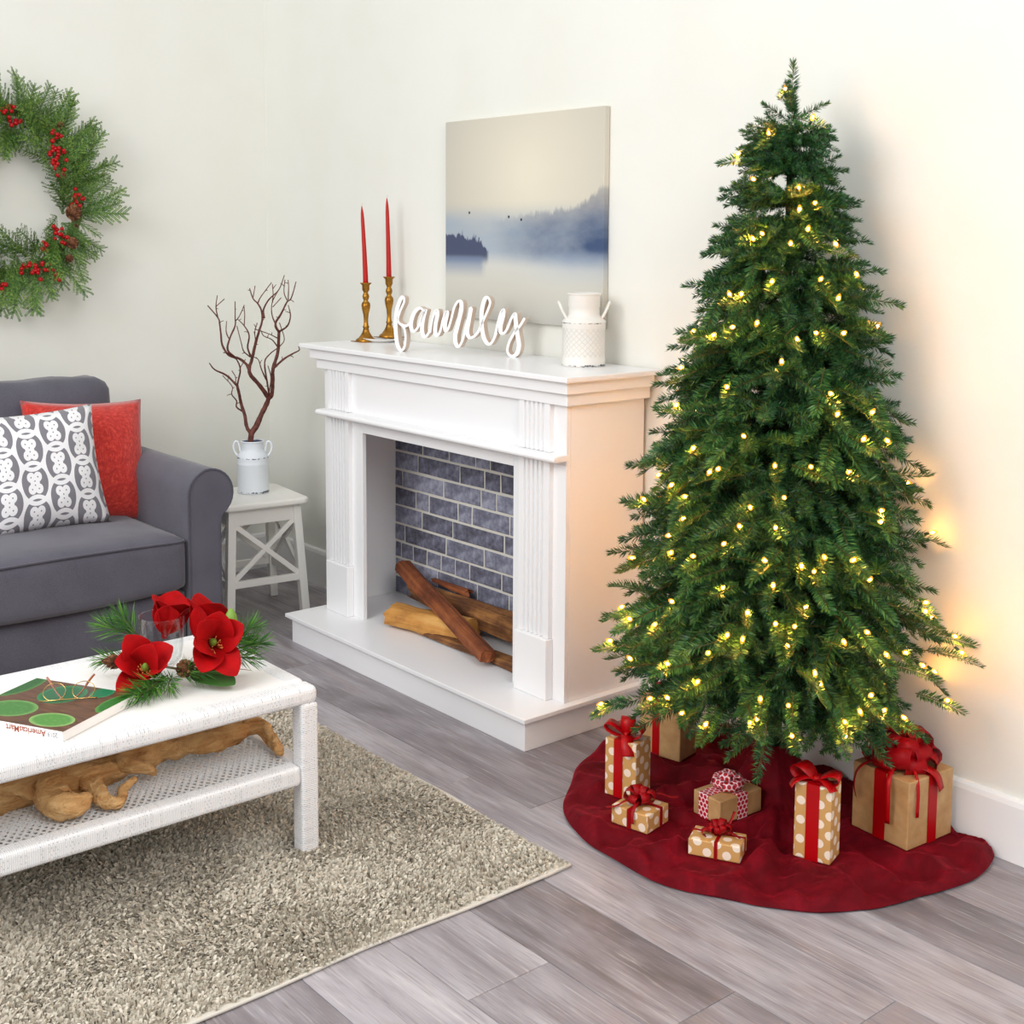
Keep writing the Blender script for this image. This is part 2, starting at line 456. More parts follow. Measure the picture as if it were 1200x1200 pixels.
# wicker: lines across the given object axis
def wicker(name, axis, freq=230.0):
    q = Mat(name, srgb(244, 245, 246), 0.45); c = q.xyz(); a = c[axis]
    o1 = c[(axis + 1) % 3]; o2 = c[(axis + 2) % 3]
    wob = q.noise(q.coord(), 9, 2) * 2.2
    t = a * freq + wob
    line = (t.fract() - 0.5).abs()
    h = (0.5 - line)
    idx = t.floor()
    rn = (idx * 12.9898).sin() * 43758.5
    rn = rn.fract()
    gap = line.gt(0.42) * rn.gt(0.66) * q.noise(q.vec(o1 * 40, o2 * 40, a * 8), 1.0, 2).gt(0.52)
    tick = ((o1 + o2) * 70.0 + (idx * 0.5).fract()).fract().lt(0.16) * rn.gt(0.55) * (t.fract()).lt(0.35)
    q.color(q.mix((gap.max(tick)) * 0.62, srgb(246, 246, 247), srgb(120, 124, 130))); q.bump(h, 0.55, 0.004); return q.m
M['wick_x'] = wicker('white_wicker_wrap_x', 0); M['wick_y'] = wicker('white_wicker_wrap_y', 1); M['wick_z'] = wicker('white_wicker_wrap_z', 2)
q = Mat('white_wicker_top', srgb(247, 245, 242), 0.4); x, y, z = q.xyz()
h = ((x * 260.0).sin() * (y * 90.0).sin()); q.color(q.mix(q.noise(q.vec(x * 12, y * 60, 0.0), 1.0, 3).step(0.55, 0.8) * 0.25, srgb(248, 246, 243), srgb(226, 216, 204))); q.bump(h, 0.06, 0.002); M['wick_top'] = q.m
M['cane'] = Mat('white_cane', srgb(240, 241, 243), 0.5).m
# rug
q = Mat('greige_shag_pile', srgb(176, 168, 152), 0.95, Sheen_Weight=0.25)
rnd = q.geo('Random Per Island'); n = q.noise(q.coord(), 4.5, 4)
c = q.ramp(rnd * 0.6 + n * 0.4, [(0.1, srgb(168, 158, 141)), (0.45, srgb(199, 190, 173)), (0.8, srgb(224, 216, 200))]); q.color(c); M['pile'] = q.m
M['binding'] = Mat('pale_rug_binding', srgb(214, 208, 196), 0.9).m
# foliage
def leaf(name, a, b, c_, rough=0.5, trans=0.0):
    q = Mat(name, a, rough, Transmission_Weight=trans); r_ = q.geo('Random Per Island'); n = q.noise(q.coord(), 12, 3)
    q.color(q.ramp(r_ * 0.55 + n * 0.45, [(0.2, a), (0.5, b), (0.82, c_)])); return q.m
M['needle'] = leaf('deep_green_needles', srgb(16, 54, 34), srgb(35, 85, 48), srgb(90, 136, 64), 0.38)
M['needle_tip'] = leaf('fresh_green_needles', srgb(25, 70, 38), srgb(50, 103, 52), srgb(114, 154, 76), 0.38)
M['stem'] = Mat('brown_green_stem', srgb(92, 84, 44), 0.8).m
M['trunk'] = Mat('dark_green_pole', srgb(30, 44, 30), 0.6).m
M['cedar'] = leaf('cedar_green', srgb(34, 70, 22), srgb(66, 108, 34), srgb(124, 152, 62), 0.6)
M['pine'] = leaf('bright_pine_needles', srgb(28, 74, 24), srgb(62, 122, 40), srgb(118, 168, 66), 0.45)
M['magleaf'] = leaf('glossy_dark_leaf', srgb(30, 62, 26), srgb(48, 92, 36), srgb(70, 116, 48), 0.35)
M['leafback'] = Mat('tan_leaf_underside', srgb(158, 112, 76), 0.6).m
M['budgreen'] = Mat('green_bud', srgb(120, 160, 60), 0.5).m
M['berry'] = Mat('glossy_red_berry', srgb(176, 6, 18), 0.28, Specular_IOR_Level=0.35).m
q = Mat('pine_cone_brown', srgb(110, 66, 42), 0.7); r_ = q.geo('Random Per Island'); q.color(q.ramp(r_, [(0.0, srgb(70, 38, 24)), (0.6, srgb(124, 78, 50)), (1.0, srgb(168, 118, 82))])); M['cone'] = q.m
q = Mat('red_velvet_petal', srgb(156, 0, 6), 0.7, Specular_IOR_Level=0.15, Sheen_Weight=0.05, Sheen_Tint=srgb(255, 90, 90)); n = q.noise(q.coord(), 30, 3); q.color(q.ramp(n, [(0.3, srgb(144, 0, 4)), (0.7, srgb(176, 2, 8))])); M['petal'] = q.m
M['stamen'] = Mat('orange_stamen', srgb(226, 130, 70), 0.6).m
q = Mat('clear_glass', (1, 1, 1), 0.0); nt = q.nt
_t = nt.nodes.new('ShaderNodeBsdfTransparent'); _t.inputs[0].default_value = (0.97, 0.98, 0.98, 1); _g = nt.nodes.new('ShaderNodeBsdfGlossy'); _g.inputs['Roughness'].default_value = 0.02
_f = nt.nodes.new('ShaderNodeLayerWeight'); _f.inputs[0].default_value = 0.5; _p = nt.nodes.new('ShaderNodeMath'); _p.operation = 'POWER'; _p.inputs[1].default_value = 3.0; nt.links.new(_f.outputs['Facing'], _p.inputs[0]); _x = nt.nodes.new('ShaderNodeMixShader')
_q = nt.nodes.new('ShaderNodeMath'); _q.operation = 'MULTIPLY_ADD'; _q.inputs[1].default_value = 0.45; _q.inputs[2].default_value = 0.03; nt.links.new(_p.outputs[0], _q.inputs[0]); nt.links.new(_q.outputs[0], _x.inputs[0]); nt.links.new(_t.outputs[0], _x.inputs[1]); nt.links.new(_g.outputs[0], _x.inputs[2]); nt.links.new(_x.outputs[0], nt.nodes['Material Output'].inputs['Surface']); M['glass'] = q.m
M['amber'] = Mat('amber_temple', srgb(176, 84, 24), 0.2, Transmission_Weight=0.3).m
M['gold'] = Mat('gold_wire', srgb(214, 178, 110), 0.25, Metallic=1.0).m
q = Mat('warm_filament_glow', (1, 0.75, 0.3), 0.4, Emission_Color=(1.0, 0.44, 0.085), Emission_Strength=800.0); M['bulb'] = q.m
q = Mat('amber_glass_halo', (1, 0.6, 0.2), 0.3); nt = q.nt
_t = nt.nodes.new('ShaderNodeBsdfTransparent'); _t.inputs[0].default_value = (1.0, 0.90, 0.70, 1); _e = nt.nodes.new('ShaderNodeEmission'); _e.inputs[0].default_value = (1.0, 0.38, 0.035, 1); _e.inputs[1].default_value = 2.8  # bulb shell, with the orange halo round the filament put in as emission
_x = nt.nodes.new('ShaderNodeMixShader'); _x.inputs[0].default_value = 0.38
nt.links.new(_t.outputs[0], _x.inputs[1]); nt.links.new(_e.outputs[0], _x.inputs[2]); nt.links.new(_x.outputs[0], nt.nodes['Material Output'].inputs['Surface']); M['glasshalo'] = q.m
M['socket'] = Mat('green_bulb_socket', srgb(26, 60, 34), 0.5).m
M['paper'] = Mat('white_page_edges', srgb(240, 238, 234), 0.6).m
M['ink_brown'] = Mat('brown_print', srgb(150, 70, 50), 0.7).m
M['ink_grey'] = Mat('grey_print', srgb(150, 150, 154), 0.7).m
M['ink_white'] = Mat('white_print', srgb(236, 230, 222), 0.7).m
M['signwhite'] = Mat('white_sign_face', srgb(244, 243, 242), 0.55).m
M['signside'] = Mat('whitewashed_wood_edge', srgb(214, 196, 180), 0.7).m
M['stool'] = Mat('ivory_painted_wood', srgb(238, 236, 230), 0.4).m

# ------------------------------------------------------------------ traced strokes (metres)
SIGN= {'f': [(0.0197, 0.0874), (0.0, 0.0904), (-0.0134, 0.1054), (-0.0045, 0.1354), (0.0098, 0.1634), (0.0112, 0.1794), (0.0045, 0.1834), (-0.0054, 0.1694), (-0.0166, 0.1394), (-0.0219, 0.1044), (-0.021, 0.0614), (-0.0152, 0.0234), (-0.0022, 0.0044), (0.0112, 0.0154), (0.0166, 0.0504), (0.0112, 0.0784), (0.0, 0.0904)], 'fa': [(0.0, 0.0904), (0.0175, 0.0864), (0.0327, 0.0964), (0.0452, 0.1114)], 'a': [(0.0868, 0.1404), (0.0716, 0.1484), (0.0528, 0.1354), (0.0398, 0.1074), (0.0385, 0.0814), (0.0497, 0.0704), (0.0671, 0.0884), (0.0833, 0.1254), (0.0931, 0.1444), (0.0833, 0.1084), (0.0801, 0.0744), (0.0891, 0.0534), (0.102, 0.0624), (0.1132, 0.0834)], 'm': [(0.111, 0.0714), (0.1186, 0.1094), (0.1284, 0.1354), (0.1365, 0.1424), (0.1383, 0.1274), (0.1307, 0.0934), (0.1307, 0.0674), (0.1383, 0.0594), (0.1495, 0.0764), (0.1602, 0.1154), (0.1714, 0.1384), (0.1745, 0.1324), (0.1669, 0.0984), (0.1692, 0.0774), (0.1781, 0.0824), (0.1889, 0.1114), (0.2009, 0.1524), (0.2143, 0.1734), (0.2264, 0.1724), (0.2273, 0.1464), (0.2166, 0.1044), (0.2054, 0.0614), (0.2076, 0.0364), (0.2184, 0.0264), (0.2331, 0.0504), (0.2448, 0.0924), (0.2614, 0.1494)], 'i': [(0.2636, 0.1544), (0.2547, 0.1094), (0.2493, 0.0744), (0.2591, 0.0574), (0.2757, 0.0624), (0.2922, 0.0794)], 'l': [(0.29, 0.0774), (0.3065, 0.1114), (0.3249, 0.1494), (0.3329, 0.1744), (0.324, 0.1904), (0.3128, 0.1824), (0.3034, 0.1494), (0.3021, 0.1074), (0.3088, 0.0654), (0.3209, 0.0434), (0.3339, 0.0394), (0.3459, 0.0544), (0.3549, 0.0754)], 'y': [(0.3504, 0.0634), (0.3616, 0.1094), (0.3714, 0.1404), (0.38, 0.1514), (0.38, 0.1344), (0.3714, 0.1014), (0.3714, 0.0804), (0.3831, 0.0764), (0.3965, 0.0944), (0.4086, 0.1234), (0.4216, 0.1404), (0.4251, 0.1154), (0.4305, 0.0784), (0.4372, 0.0414), (0.4296, 0.0124), (0.4108, 0.0034), (0.3965, 0.0174), (0.401, 0.0444), (0.4198, 0.0784), (0.4395, 0.1014), (0.4547, 0.1244)]}
TWIGS= [([(0.53, -0.378, 0.643), (0.53, -0.377, 0.683), (0.542, -0.363, 0.716), (0.551, -0.353, 0.759), (0.561, -0.341, 0.795), (0.568, -0.332, 0.82)], 0.01, 0.008), ([(0.53, -0.377, 0.683), (0.517, -0.393, 0.71), (0.506, -0.406, 0.749), (0.493, -0.422, 0.789), (0.495, -0.419, 0.825), (0.498, -0.417, 0.871)], 0.0065, 0.0045), ([(0.568, -0.332, 0.82), (0.557, -0.345, 0.868), (0.542, -0.363, 0.928), (0.542, -0.363, 0.977)], 0.0075, 0.0055), ([(0.568, -0.332, 0.82), (0.58, -0.318, 0.832), (0.588, -0.308, 0.88), (0.596, -0.298, 0.941), (0.599, -0.295, 1.001), (0.607, -0.285, 1.079)], 0.0075, 0.005), ([(0.542, -0.364, 0.937), (0.525, -0.383, 0.955), (0.504, -0.408, 0.976), (0.489, -0.426, 0.991), (0.472, -0.447, 1.03), (0.461, -0.46, 1.078), (0.454, -0.469, 1.111), (0.447, -0.477, 1.132), (0.428, -0.5, 1.178)], 0.005, 0.0018), ([(0.447, -0.477, 1.132), (0.448, -0.475, 1.174), (0.445, -0.479, 1.215)], 0.0022, 0.0012), ([(0.448, -0.475, 1.174), (0.461, -0.46, 1.202)], 0.0016, 0.001), ([(0.499, -0.415, 0.976), (0.489, -0.426, 1.012), (0.49, -0.426, 1.054), (0.499, -0.415, 1.102), (0.491, -0.425, 1.132), (0.484, -0.432, 1.192)], 0.004, 0.0014), ([(0.494, -0.42, 1.12), (0.502, -0.412, 1.138), (0.508, -0.404, 1.179)], 0.002, 0.001), ([(0.49, -0.426, 1.048), (0.479, -0.439, 1.078), (0.469, -0.45, 1.117)], 0.0024, 0.001), ([(0.542, -0.363, 0.977), (0.555, -0.348, 1.043), (0.568, -0.333, 1.079), (0.57, -0.33, 1.121), (0.56, -0.342, 1.157), (0.549, -0.355, 1.186), (0.528, -0.38, 1.204), (0.519, -0.39, 1.243)], 0.005, 0.0016), ([(0.549, -0.355, 1.186), (0.549, -0.355, 1.21), (0.567, -0.334, 1.264)], 0.0022, 0.0011), ([(0.528, -0.38, 1.204), (0.53, -0.377, 1.252)], 0.0016, 0.001), ([(0.571, -0.328, 1.133), (0.566, -0.335, 1.163), (0.58, -0.319, 1.202), (0.595, -0.3, 1.238), (0.607, -0.286, 1.294)], 0.0036, 0.0012), ([(0.595, -0.3, 1.193), (0.584, -0.314, 1.223), (0.569, -0.331, 1.258)], 0.002, 0.001), ([(0.542, -0.363, 0.977), (0.532, -0.376, 1.019), (0.536, -0.37, 1.067), (0.523, -0.386, 1.103), (0.498, -0.416, 1.126)], 0.0036, 0.0012), ([(0.523, -0.386, 1.103), (0.52, -0.39, 1.144), (0.508, -0.404, 1.174)], 0.0018, 0.001), ([(0.535, -0.371, 0.983), (0.52, -0.39, 1.006), (0.519, -0.391, 1.043), (0.504, -0.409, 1.102)], 0.0024, 0.001), ([(0.555, -0.348, 1.043), (0.55, -0.354, 1.079), (0.558, -0.345, 1.115)], 0.002, 0.001), ([(0.607, -0.285, 1.079), (0.604, -0.29, 1.112), (0.614, -0.278, 1.151), (0.623, -0.266, 1.193), (0.631, -0.257, 1.208), (0.645, -0.24, 1.271)], 0.0045, 0.0014), ([(0.624, -0.266, 1.199), (0.616, -0.275, 1.229), (0.605, -0.288, 1.276)], 0.002, 0.001), ([(0.625, -0.264, 1.202), (0.626, -0.263, 1.247), (0.622, -0.268, 1.276)], 0.002, 0.001), ([(0.609, -0.283, 1.082), (0.627, -0.262, 1.103), (0.638, -0.248, 1.142), (0.627, -0.262, 1.181)], 0.0034, 0.0014), ([(0.604, -0.29, 1.112), (0.589, -0.308, 1.145), (0.594, -0.301, 1.193), (0.595, -0.3, 1.241)], 0.0024, 0.001), ([(0.595, -0.301, 1.175), (0.612, -0.28, 1.21)], 0.0016, 0.001), ([(0.596, -0.298, 0.941), (0.616, -0.275, 0.977), (0.633, -0.254, 0.995), (0.649, -0.236, 1.008), (0.647, -0.238, 1.023)], 0.004, 0.0014), ([(0.599, -0.295, 1.013), (0.592, -0.304, 1.049), (0.578, -0.32, 1.067), (0.575, -0.324, 1.088)], 0.0024, 0.001), ([(0.601, -0.293, 1.055), (0.59, -0.306, 1.073), (0.548, -0.356, 1.091)], 0.002, 0.001), ([(0.599, -0.295, 1.019), (0.611, -0.281, 1.049), (0.611, -0.281, 1.115)], 0.0018, 0.0009), ([(0.572, -0.327, 0.826), (0.577, -0.322, 0.886), (0.579, -0.319, 0.965), (0.585, -0.312, 0.995), (0.597, -0.298, 1.016)], 0.0034, 0.0016), ([(0.577, -0.322, 0.899), (0.571, -0.328, 0.941), (0.56, -0.342, 0.974), (0.547, -0.358, 0.983)], 0.0026, 0.001), ([(0.574, -0.325, 0.844), (0.587, -0.31, 0.905), (0.587, -0.31, 0.953)], 0.002, 0.001), ([(0.498, -0.417, 0.871), (0.471, -0.448, 0.91), (0.45, -0.473, 0.934), (0.439, -0.487, 0.961)], 0.004, 0.0018), ([(0.498, -0.417, 0.871), (0.506, -0.406, 0.94), (0.497, -0.417, 0.994), (0.48, -0.438, 1.003)], 0.0034, 0.0012), ([(0.506, -0.406, 0.94), (0.52, -0.39, 0.973)], 0.0016, 0.0009), ([(0.494, -0.421, 0.88), (0.492, -0.423, 0.904), (0.484, -0.433, 0.928)], 0.0018, 0.0009), ([(0.495, -0.42, 0.765), (0.483, -0.434, 0.783), (0.485, -0.431, 0.807), (0.482, -0.435, 0.837), (0.484, -0.433, 0.867), (0.463, -0.457, 0.91)], 0.003, 0.001)]
BULBS= [(2.952, -0.243, 1.802), (3.009, -0.21, 1.734), (2.938, -0.283, 1.697), (2.845, -0.282, 1.654), (2.931, -0.327, 1.587), (3.04, -0.295, 1.563), (3.07, -0.271, 1.53), (3.053, -0.307, 1.514), (3.077, -0.304, 1.469), (2.994, -0.367, 1.458), (2.973, -0.375, 1.446), (3.056, -0.34, 1.435), (3.116, -0.25, 1.435), (3.148, -0.21, 1.365), (3.043, -0.388, 1.348), (3.12, -0.308, 1.354), (2.949, -0.425, 1.315), (2.979, -0.419, 1.317), (3.152, -0.283, 1.311), (2.852, -0.442, 1.223), (2.93, -0.457, 1.22), (2.978, -0.446, 1.241), (3.034, -0.427, 1.253), (3.119, -0.388, 1.219), (3.143, -0.35, 1.233), (3.176, -0.292, 1.232), (3.189, -0.18, 1.244), (3.103, -0.421, 1.169), (2.838, -0.467, 1.136), (2.999, -0.486, 1.105), (3.19, -0.353, 1.099), (3.206, -0.347, 1.053), (3.24, -0.263, 1.054), (2.852, -0.495, 1.049), (3.059, -0.494, 0.999), (2.937, -0.528, 0.959), (3.244, -0.299, 0.996), (3.26, -0.23, 0.988), (3.133, -0.473, 0.938), (3.192, -0.42, 0.939), (3.243, -0.349, 0.926), (2.83, -0.53, 0.88), (2.887, -0.546, 0.866), (2.995, -0.535, 0.912), (3.015, -0.528, 0.921), (2.782, -0.529, 0.812), (2.939, -0.556, 0.848), (3.159, -0.47, 0.87), (3.102, -0.517, 0.844), (3.287, -0.285, 0.837), (3.291, -0.291, 0.813), (2.943, -0.565, 0.797), (2.909, -0.575, 0.753), (3.061, -0.556, 0.759), (3.155, -0.492, 0.804), (3.088, -0.536, 0.801), (2.776, -0.559, 0.67), (2.926, -0.586, 0.717), (2.992, -0.582, 0.721), (3.147, -0.519, 0.732), (3.242, -0.429, 0.744), (3.28, -0.372, 0.736), (2.775, -0.56, 0.67), (2.926, -0.586, 0.716), (3.149, -0.518, 0.731), (3.211, -0.469, 0.724), (3.233, -0.452, 0.713), (3.242, -0.429, 0.744), (3.278, -0.375, 0.735), (3.172, -0.517, 0.68), (3.304, -0.345, 0.692), (3.075, -0.573, 0.663), (2.95, -0.605, 0.609), (2.763, -0.581, 0.549), (3.133, -0.555, 0.616), (3.232, -0.477, 0.636), (2.91, -0.619, 0.547), (2.811, -0.602, 0.534), (3.187, -0.524, 0.597), (3.22, -0.499, 0.594), (3.1, -0.584, 0.562), (2.721, -0.578, 0.453), (3.133, -0.57, 0.558), (3.317, -0.367, 0.579), (3.216, -0.517, 0.552), (3.295, -0.42, 0.562), (3.345, -0.182, 0.619), (3.35, -0.191, 0.602), (3.352, -0.166, 0.583), (3.066, -0.607, 0.517), (3.344, -0.33, 0.527), (3.358, -0.276, 0.524), (3.369, -0.224, 0.486), (3.409, -0.13, 0.507), (2.836, -0.624, 0.447), (2.966, -0.634, 0.471), (3.264, -0.48, 0.496), (3.274, -0.473, 0.473), (3.048, -0.621, 0.448), (2.923, -0.643, 0.378), (2.975, -0.641, 0.394), (3.182, -0.564, 0.433), (3.23, -0.526, 0.423), (3.338, -0.375, 0.442), (3.378, -0.13, 0.385), (3.018, -0.638, 0.369), (3.169, -0.581, 0.378), (3.18, -0.572, 0.388), (3.078, -0.624, 0.358), (3.243, -0.527, 0.357), (3.315, -0.436, 0.389), (3.319, -0.437, 0.358), (3.33, -0.402, 0.409), (3.355, -0.348, 0.406), (3.374, -0.298, 0.383), (2.63, -0.519, 0.251)]

# ------------------------------------------------------------------ the room
b = MB(); b.box(-0.12, 0, -5.2, 0.12, -0.05, 2.9); struct(b.build('wall_left', M['wall']), 'cream painted wall behind the sofa')
b = MB(); b.box(0, 6.2, 0, 0.12, -0.05, 2.9); struct(b.build('wall_back', M['wall']), 'cream painted wall behind fireplace and tree')
def skirting(name, axis, a0, a1):
    # profile: depth d from the wall, height z
    prof = [(0, 0), (0.017, 0), (0.017, 0.135), (0.014, 0.147), (0.009, 0.152), (0, 0.152)]
    b = MB()
    if axis == 0: b.prism([(-d, z) for d, z in prof], 0, a0, a1)
    else: b.prism([(d, z) for d, z in prof], 1, a0, a1)
    return struct(b.build(name, M['trim']), 'white baseboard')
skirting('baseboard_back', 0, 0.0, 6.2)
skirting('baseboard_left', 1, -5.2, -0.017)

floor = MB(); floor.box(-0.05, 6.2, -5.2, 0.05, -0.06, -0.006)
floor = struct(floor.build('floor', M['subfloor']), 'weathered grey wood plank floor')
# rows of planks run along x; joints read from the photograph where visible
row_edges = [0.0, -0.055, -0.26, -0.468, -0.70, -0.914, -1.126, -1.331, -1.54, -1.75, -1.96, -2.17, -2.38, -2.59, -2.80, -3.01]
row_joint = {3: 2.566, 4: 2.316, 5: 3.421, 6: 3.117}
pr = random.Random(5)
for i in range(len(row_edges) - 1):
    ya, yb = row_edges[i + 1], row_edges[i]
    j0 = row_joint.get(i, pr.uniform(0.3, 1.5)); L = 1.32
    xs = [j0 + k * L for k in range(-5, 6)]
    for k in range(len(xs) - 1):
        x0, x1 = max(0.0, xs[k]), min(6.0, xs[k + 1])
        if x1 - x0 < 0.08: continue
        cx, cy = (x0 + x1) / 2, (ya + yb) / 2; hx, hy = (x1 - x0) / 2 - 0.0006, (yb - ya) / 2 - 0.0006; c = 0.0016
        m = MB()
        m.add([(-hx, -hy, -0.006), (hx, -hy, -0.006), (hx, hy, -0.006), (-hx, hy, -0.006),
               (-hx, -hy, -c * 0.6), (hx, -hy, -c * 0.6), (hx, hy, -c * 0.6), (-hx, hy, -c * 0.6),
               (-hx + c, -hy + c, 0), (hx - c, -hy + c, 0), (hx - c, hy - c, 0), (-hx + c, hy - c, 0)],
              [(0, 1, 5, 4), (1, 2, 6, 5), (2, 3, 7, 6), (3, 0, 4, 7), (4, 5, 9, 8), (5, 6, 10, 9), (6, 7, 11, 10), (7, 4, 8, 11), (8, 9, 10, 11)])
        m.build('plank', M['plank'], floor, (cx, cy, 0))

# ------------------------------------------------------------------ fireplace
FX0, FX1, FY = 0.985, 2.276, -0.325
fp = tag(empty('fireplace', (1.63, -0.2, 0)), 'white wooden mantel fireplace with fluted pilasters and grey brick back', 'fireplace')
FO = Vector((1.63, -0.2, 0))
def fpart(name, mb, mat=None, bevel=0.0015, parent=None, seg=2):
    mb.v = [tuple(Vector(p) - FO) for p in mb.v]
    return mb.build(name, mat or M['mantel'], parent or fp, bevel=bevel, seg=seg)
def fbox(name, *a, bevel=0.0015, mat=None):
    b = MB(); b.box(*a); return fpart(name, b, mat, bevel)
HZ = 0.1023
fbox('hearth_base', 1.000, 2.282, -0.4785, -0.02, 0, 0.0889)
fbox('hearth_slab', 0.981, 2.3016, -0.4971, -0.02, 0.089, HZ, bevel=0.002)
fbox('side_panel', FX0, FX0 + 0.016, FY + 0.0165, -0.012, HZ, 0.973)
fbox('side_panel', FX1 - 0.016, FX1, FY + 0.0165, -0.012, HZ, 0.973)
fbox('jamb', FX0, 1.228, FY, FY + 0.016, HZ, 0.80)
fbox('jamb', 2.043, FX1, FY, FY + 0.016, HZ, 0.80)
fbox('lintel', 1.2285, 2.0425, FY, FY + 0.016, 0.767, 0.80)
fbox('frieze', FX0, FX1, FY, FY + 0.016, 0.8005, 0.973)
fbox('firebox_lid', FX0 + 0.0165, FX1 - 0.0165, FY + 0.0165, -0.03, 0.80, 0.81)
def pilaster(name, xa, xb, z0, z1, y0=FY, d=0.016, n=5):
    """board with n vertical flutes cut into the front"""
    w = xb - xa; poly = [(xa, y0), (xa, y0 - d)]
    mrg = w * 0.14; fw = (w - 2 * mrg) / n
    for i in range(n):
        a = xa + mrg + i * fw; g = fw * 0.17
        poly += [(a + g, y0 - d), (a + g * 1.25, y0 - d + 0.007), (a + fw / 2, y0 - d + 0.0095), (a + fw - g * 1.25, y0 - d + 0.007), (a + fw - g, y0 - d)]
    poly += [(xb, y0 - d), (xb, y0)]
    b = MB(); b.prism(poly[::-1], 2, z0, z1); return fpart(name, b, bevel=0)
PX = ((1.032, 1.165), (2.086, 2.222))
for xa, xb in PX:
    pilaster('pilaster', xa, xb, 0.285, 0.812)
    pilaster('upper_pilaster', xa, xb, 0.834, 0.973)
    fbox('plinth_block', xa - 0.004, xb + 0.004, FY - 0.028, FY, HZ, 0.284, bevel=0.003)
# bullnose shelf moulding
b = MB(); poly = [(FY, 0.813), (-0.366, 0.813)] + [(-0.372 - 0.008 * math.sin(t), 0.822 - 0.009 * math.cos(t)) for t in np.linspace(0.3, PI - 0.5, 7)] + [(-0.368, 0.832), (FY, 0.833)]
b.prism(poly[::-1], 0, 1.006, 2.284); fpart('shelf_moulding', b, bevel=0.003)
fbox('cornice_step', 0.963, 2.299, -0.345, -0.012, 0.9735, 1.009, bevel=0.002)
fbox('cornice_step', 0.944, 2.316, -0.362, -0.012, 1.0095, 1.044, bevel=0.002)
fbox('mantel_top', 0.9043, 2.3373, -0.3824, -0.008, 1.0446, 1.0606, bevel=0.003)
# brick back
back = MB(); back.box(1.0015, FX1 - 0.0165, -0.030, -0.014, HZ, 0.80); back = fpart('back_panel', back, M['mortar'], 0)
rows = [(0.786, 0.718, [1.10, 1.25, 1.43, 1.60]), (0.716, 0.648, [1.178, 1.337, 1.489, 1.57]), (0.648, 0.579, [1.15, 1.401, 1.54, 1.627]), (0.579, 0.512, [1.051, 1.305, 1.52]),
        (0.512, 0.442, [1.136, 1.218, 1.389, 1.471, 1.675]), (0.442, 0.373, [1.174, 1.36, 1.647]), (0.373, 0.305, [1.065, 1.32, 1.539]),
        (0.305, 0.242, [1.04, 1.118, 1.204, 1.291, 1.374, 1.457, 1.634]), (0.242, 0.173, [1.269, 1.501, 1.675]), (0.173, HZ + 0.001, [1.155, 1.271, 1.476, 1.666])]
br = random.Random(11)
for z1, z0, js in rows:
    xs = [1.002] + js
    while xs[-1] < 2.2: xs.append(xs[-1] + br.choice([0.085, 0.16, 0.22, 0.25]))
    xs[-1] = min(xs[-1], 2.259); xs = [x for x in xs if x <= 2.259]
    if xs[-1] < 2.259 - 0.03: xs.append(2.259)
    for a, c in zip(xs[:-1], xs[1:]):
        w, h = c - a - 0.0095, z1 - z0 - 0.0095
        if w < 0.006: continue
        cx, cz = (a + c) / 2, (z0 + z1) / 2
        m = MB(); j = lambda s=0.0016: br.uniform(-s, s); d = 0.0045
        o8 = [(-w/2, -h/2), (w/2, -h/2), (w/2, h/2), (-w/2, h/2)]
        outer = [(x + j(), 0, z + j()) for x, z in o8]
        mid = [(x, -d * 0.55, z) for x, _, z in outer]
        e = 0.0035
        inner = [(x - math.copysign(e, x) + j(), -d + j(0.0008), z - math.copysign(e, z) + j()) for x, _, z in outer]
        m.add(outer + mid + inner, [(0, 1, 5, 4), (1, 2, 6, 5), (2, 3, 7, 6), (3, 0, 4, 7), (4, 5, 9, 8), (5, 6, 10, 9), (6, 7, 11, 10), (7, 4, 8, 11), (8, 9, 10, 11)])
        m.build('brick', M['brick'], back, Vector((cx, -0.0302, cz)) - FO)

# ------------------------------------------------------------------ firewood
def log(name, a, c, w, h, mat, label, seed, twist=0.0, taper=(1, 1), n=12, poly=None, rag=0.5, smooth=False):
    """split log: irregular cross-section swept from a to c; local x runs along it"""
    a, c = Vector(a), Vector(c); L = (c - a).length; rg = random.Random(seed)
    poly = poly or [(-0.5, -0.45), (-0.1, -0.5), (0.4, -0.45), (0.5, 0.0), (0.3, 0.42), (0.0, 0.5), (-0.38, 0.36), (-0.5, 0.0)]
    pp = []
    for i in range(len(poly)):
        p, q = poly[i], poly[(i + 1) % len(poly)]
        pp += [p, ((p[0] + q[0]) / 2, (p[1] + q[1]) / 2)]
    b = MB(); rowsv = []
    for i in range(n + 1):
        t = i / n; s = taper[0] + (taper[1] - taper[0]) * t; row = []
        cs, sn = math.cos(twist * (t - 0.5)), math.sin(twist * (t - 0.5))
        for k, (y, z) in enumerate(pp):
            nz = fbm(t * 3 + seed, y * 3, z * 3) * 0.14 + fbm(k * 1.7 + seed, t * 1.1) * 0.10
            yy, zz = y * w * s * (1 + nz), z * h * s * (1 + nz)
            xe = 0.0
            if i in (0, n): xe = rg.uniform(-0.02, 0.02) * rag
            row.append((L * (t - 0.5) + xe, yy * cs - zz * sn, yy * sn + zz * cs))
        rowsv.append(row)
    b.grid(rowsv, 0, smooth, True)
    k = len(pp); 
    b.add([rowsv[0][i] for i in range(k)], [tuple(range(k))], 0); b.add([rowsv[-1][i] for i in range(k)], [tuple(range(k - 1, -1, -1))], 0)
    o = b.build(name, M[mat])
    d = (c - a).normalized(); o.rotation_euler = d.to_track_quat('X', 'Z').to_euler(); o.location = (a + c) / 2
    return tag(o, label, 'firewood', 'split logs on the hearth')
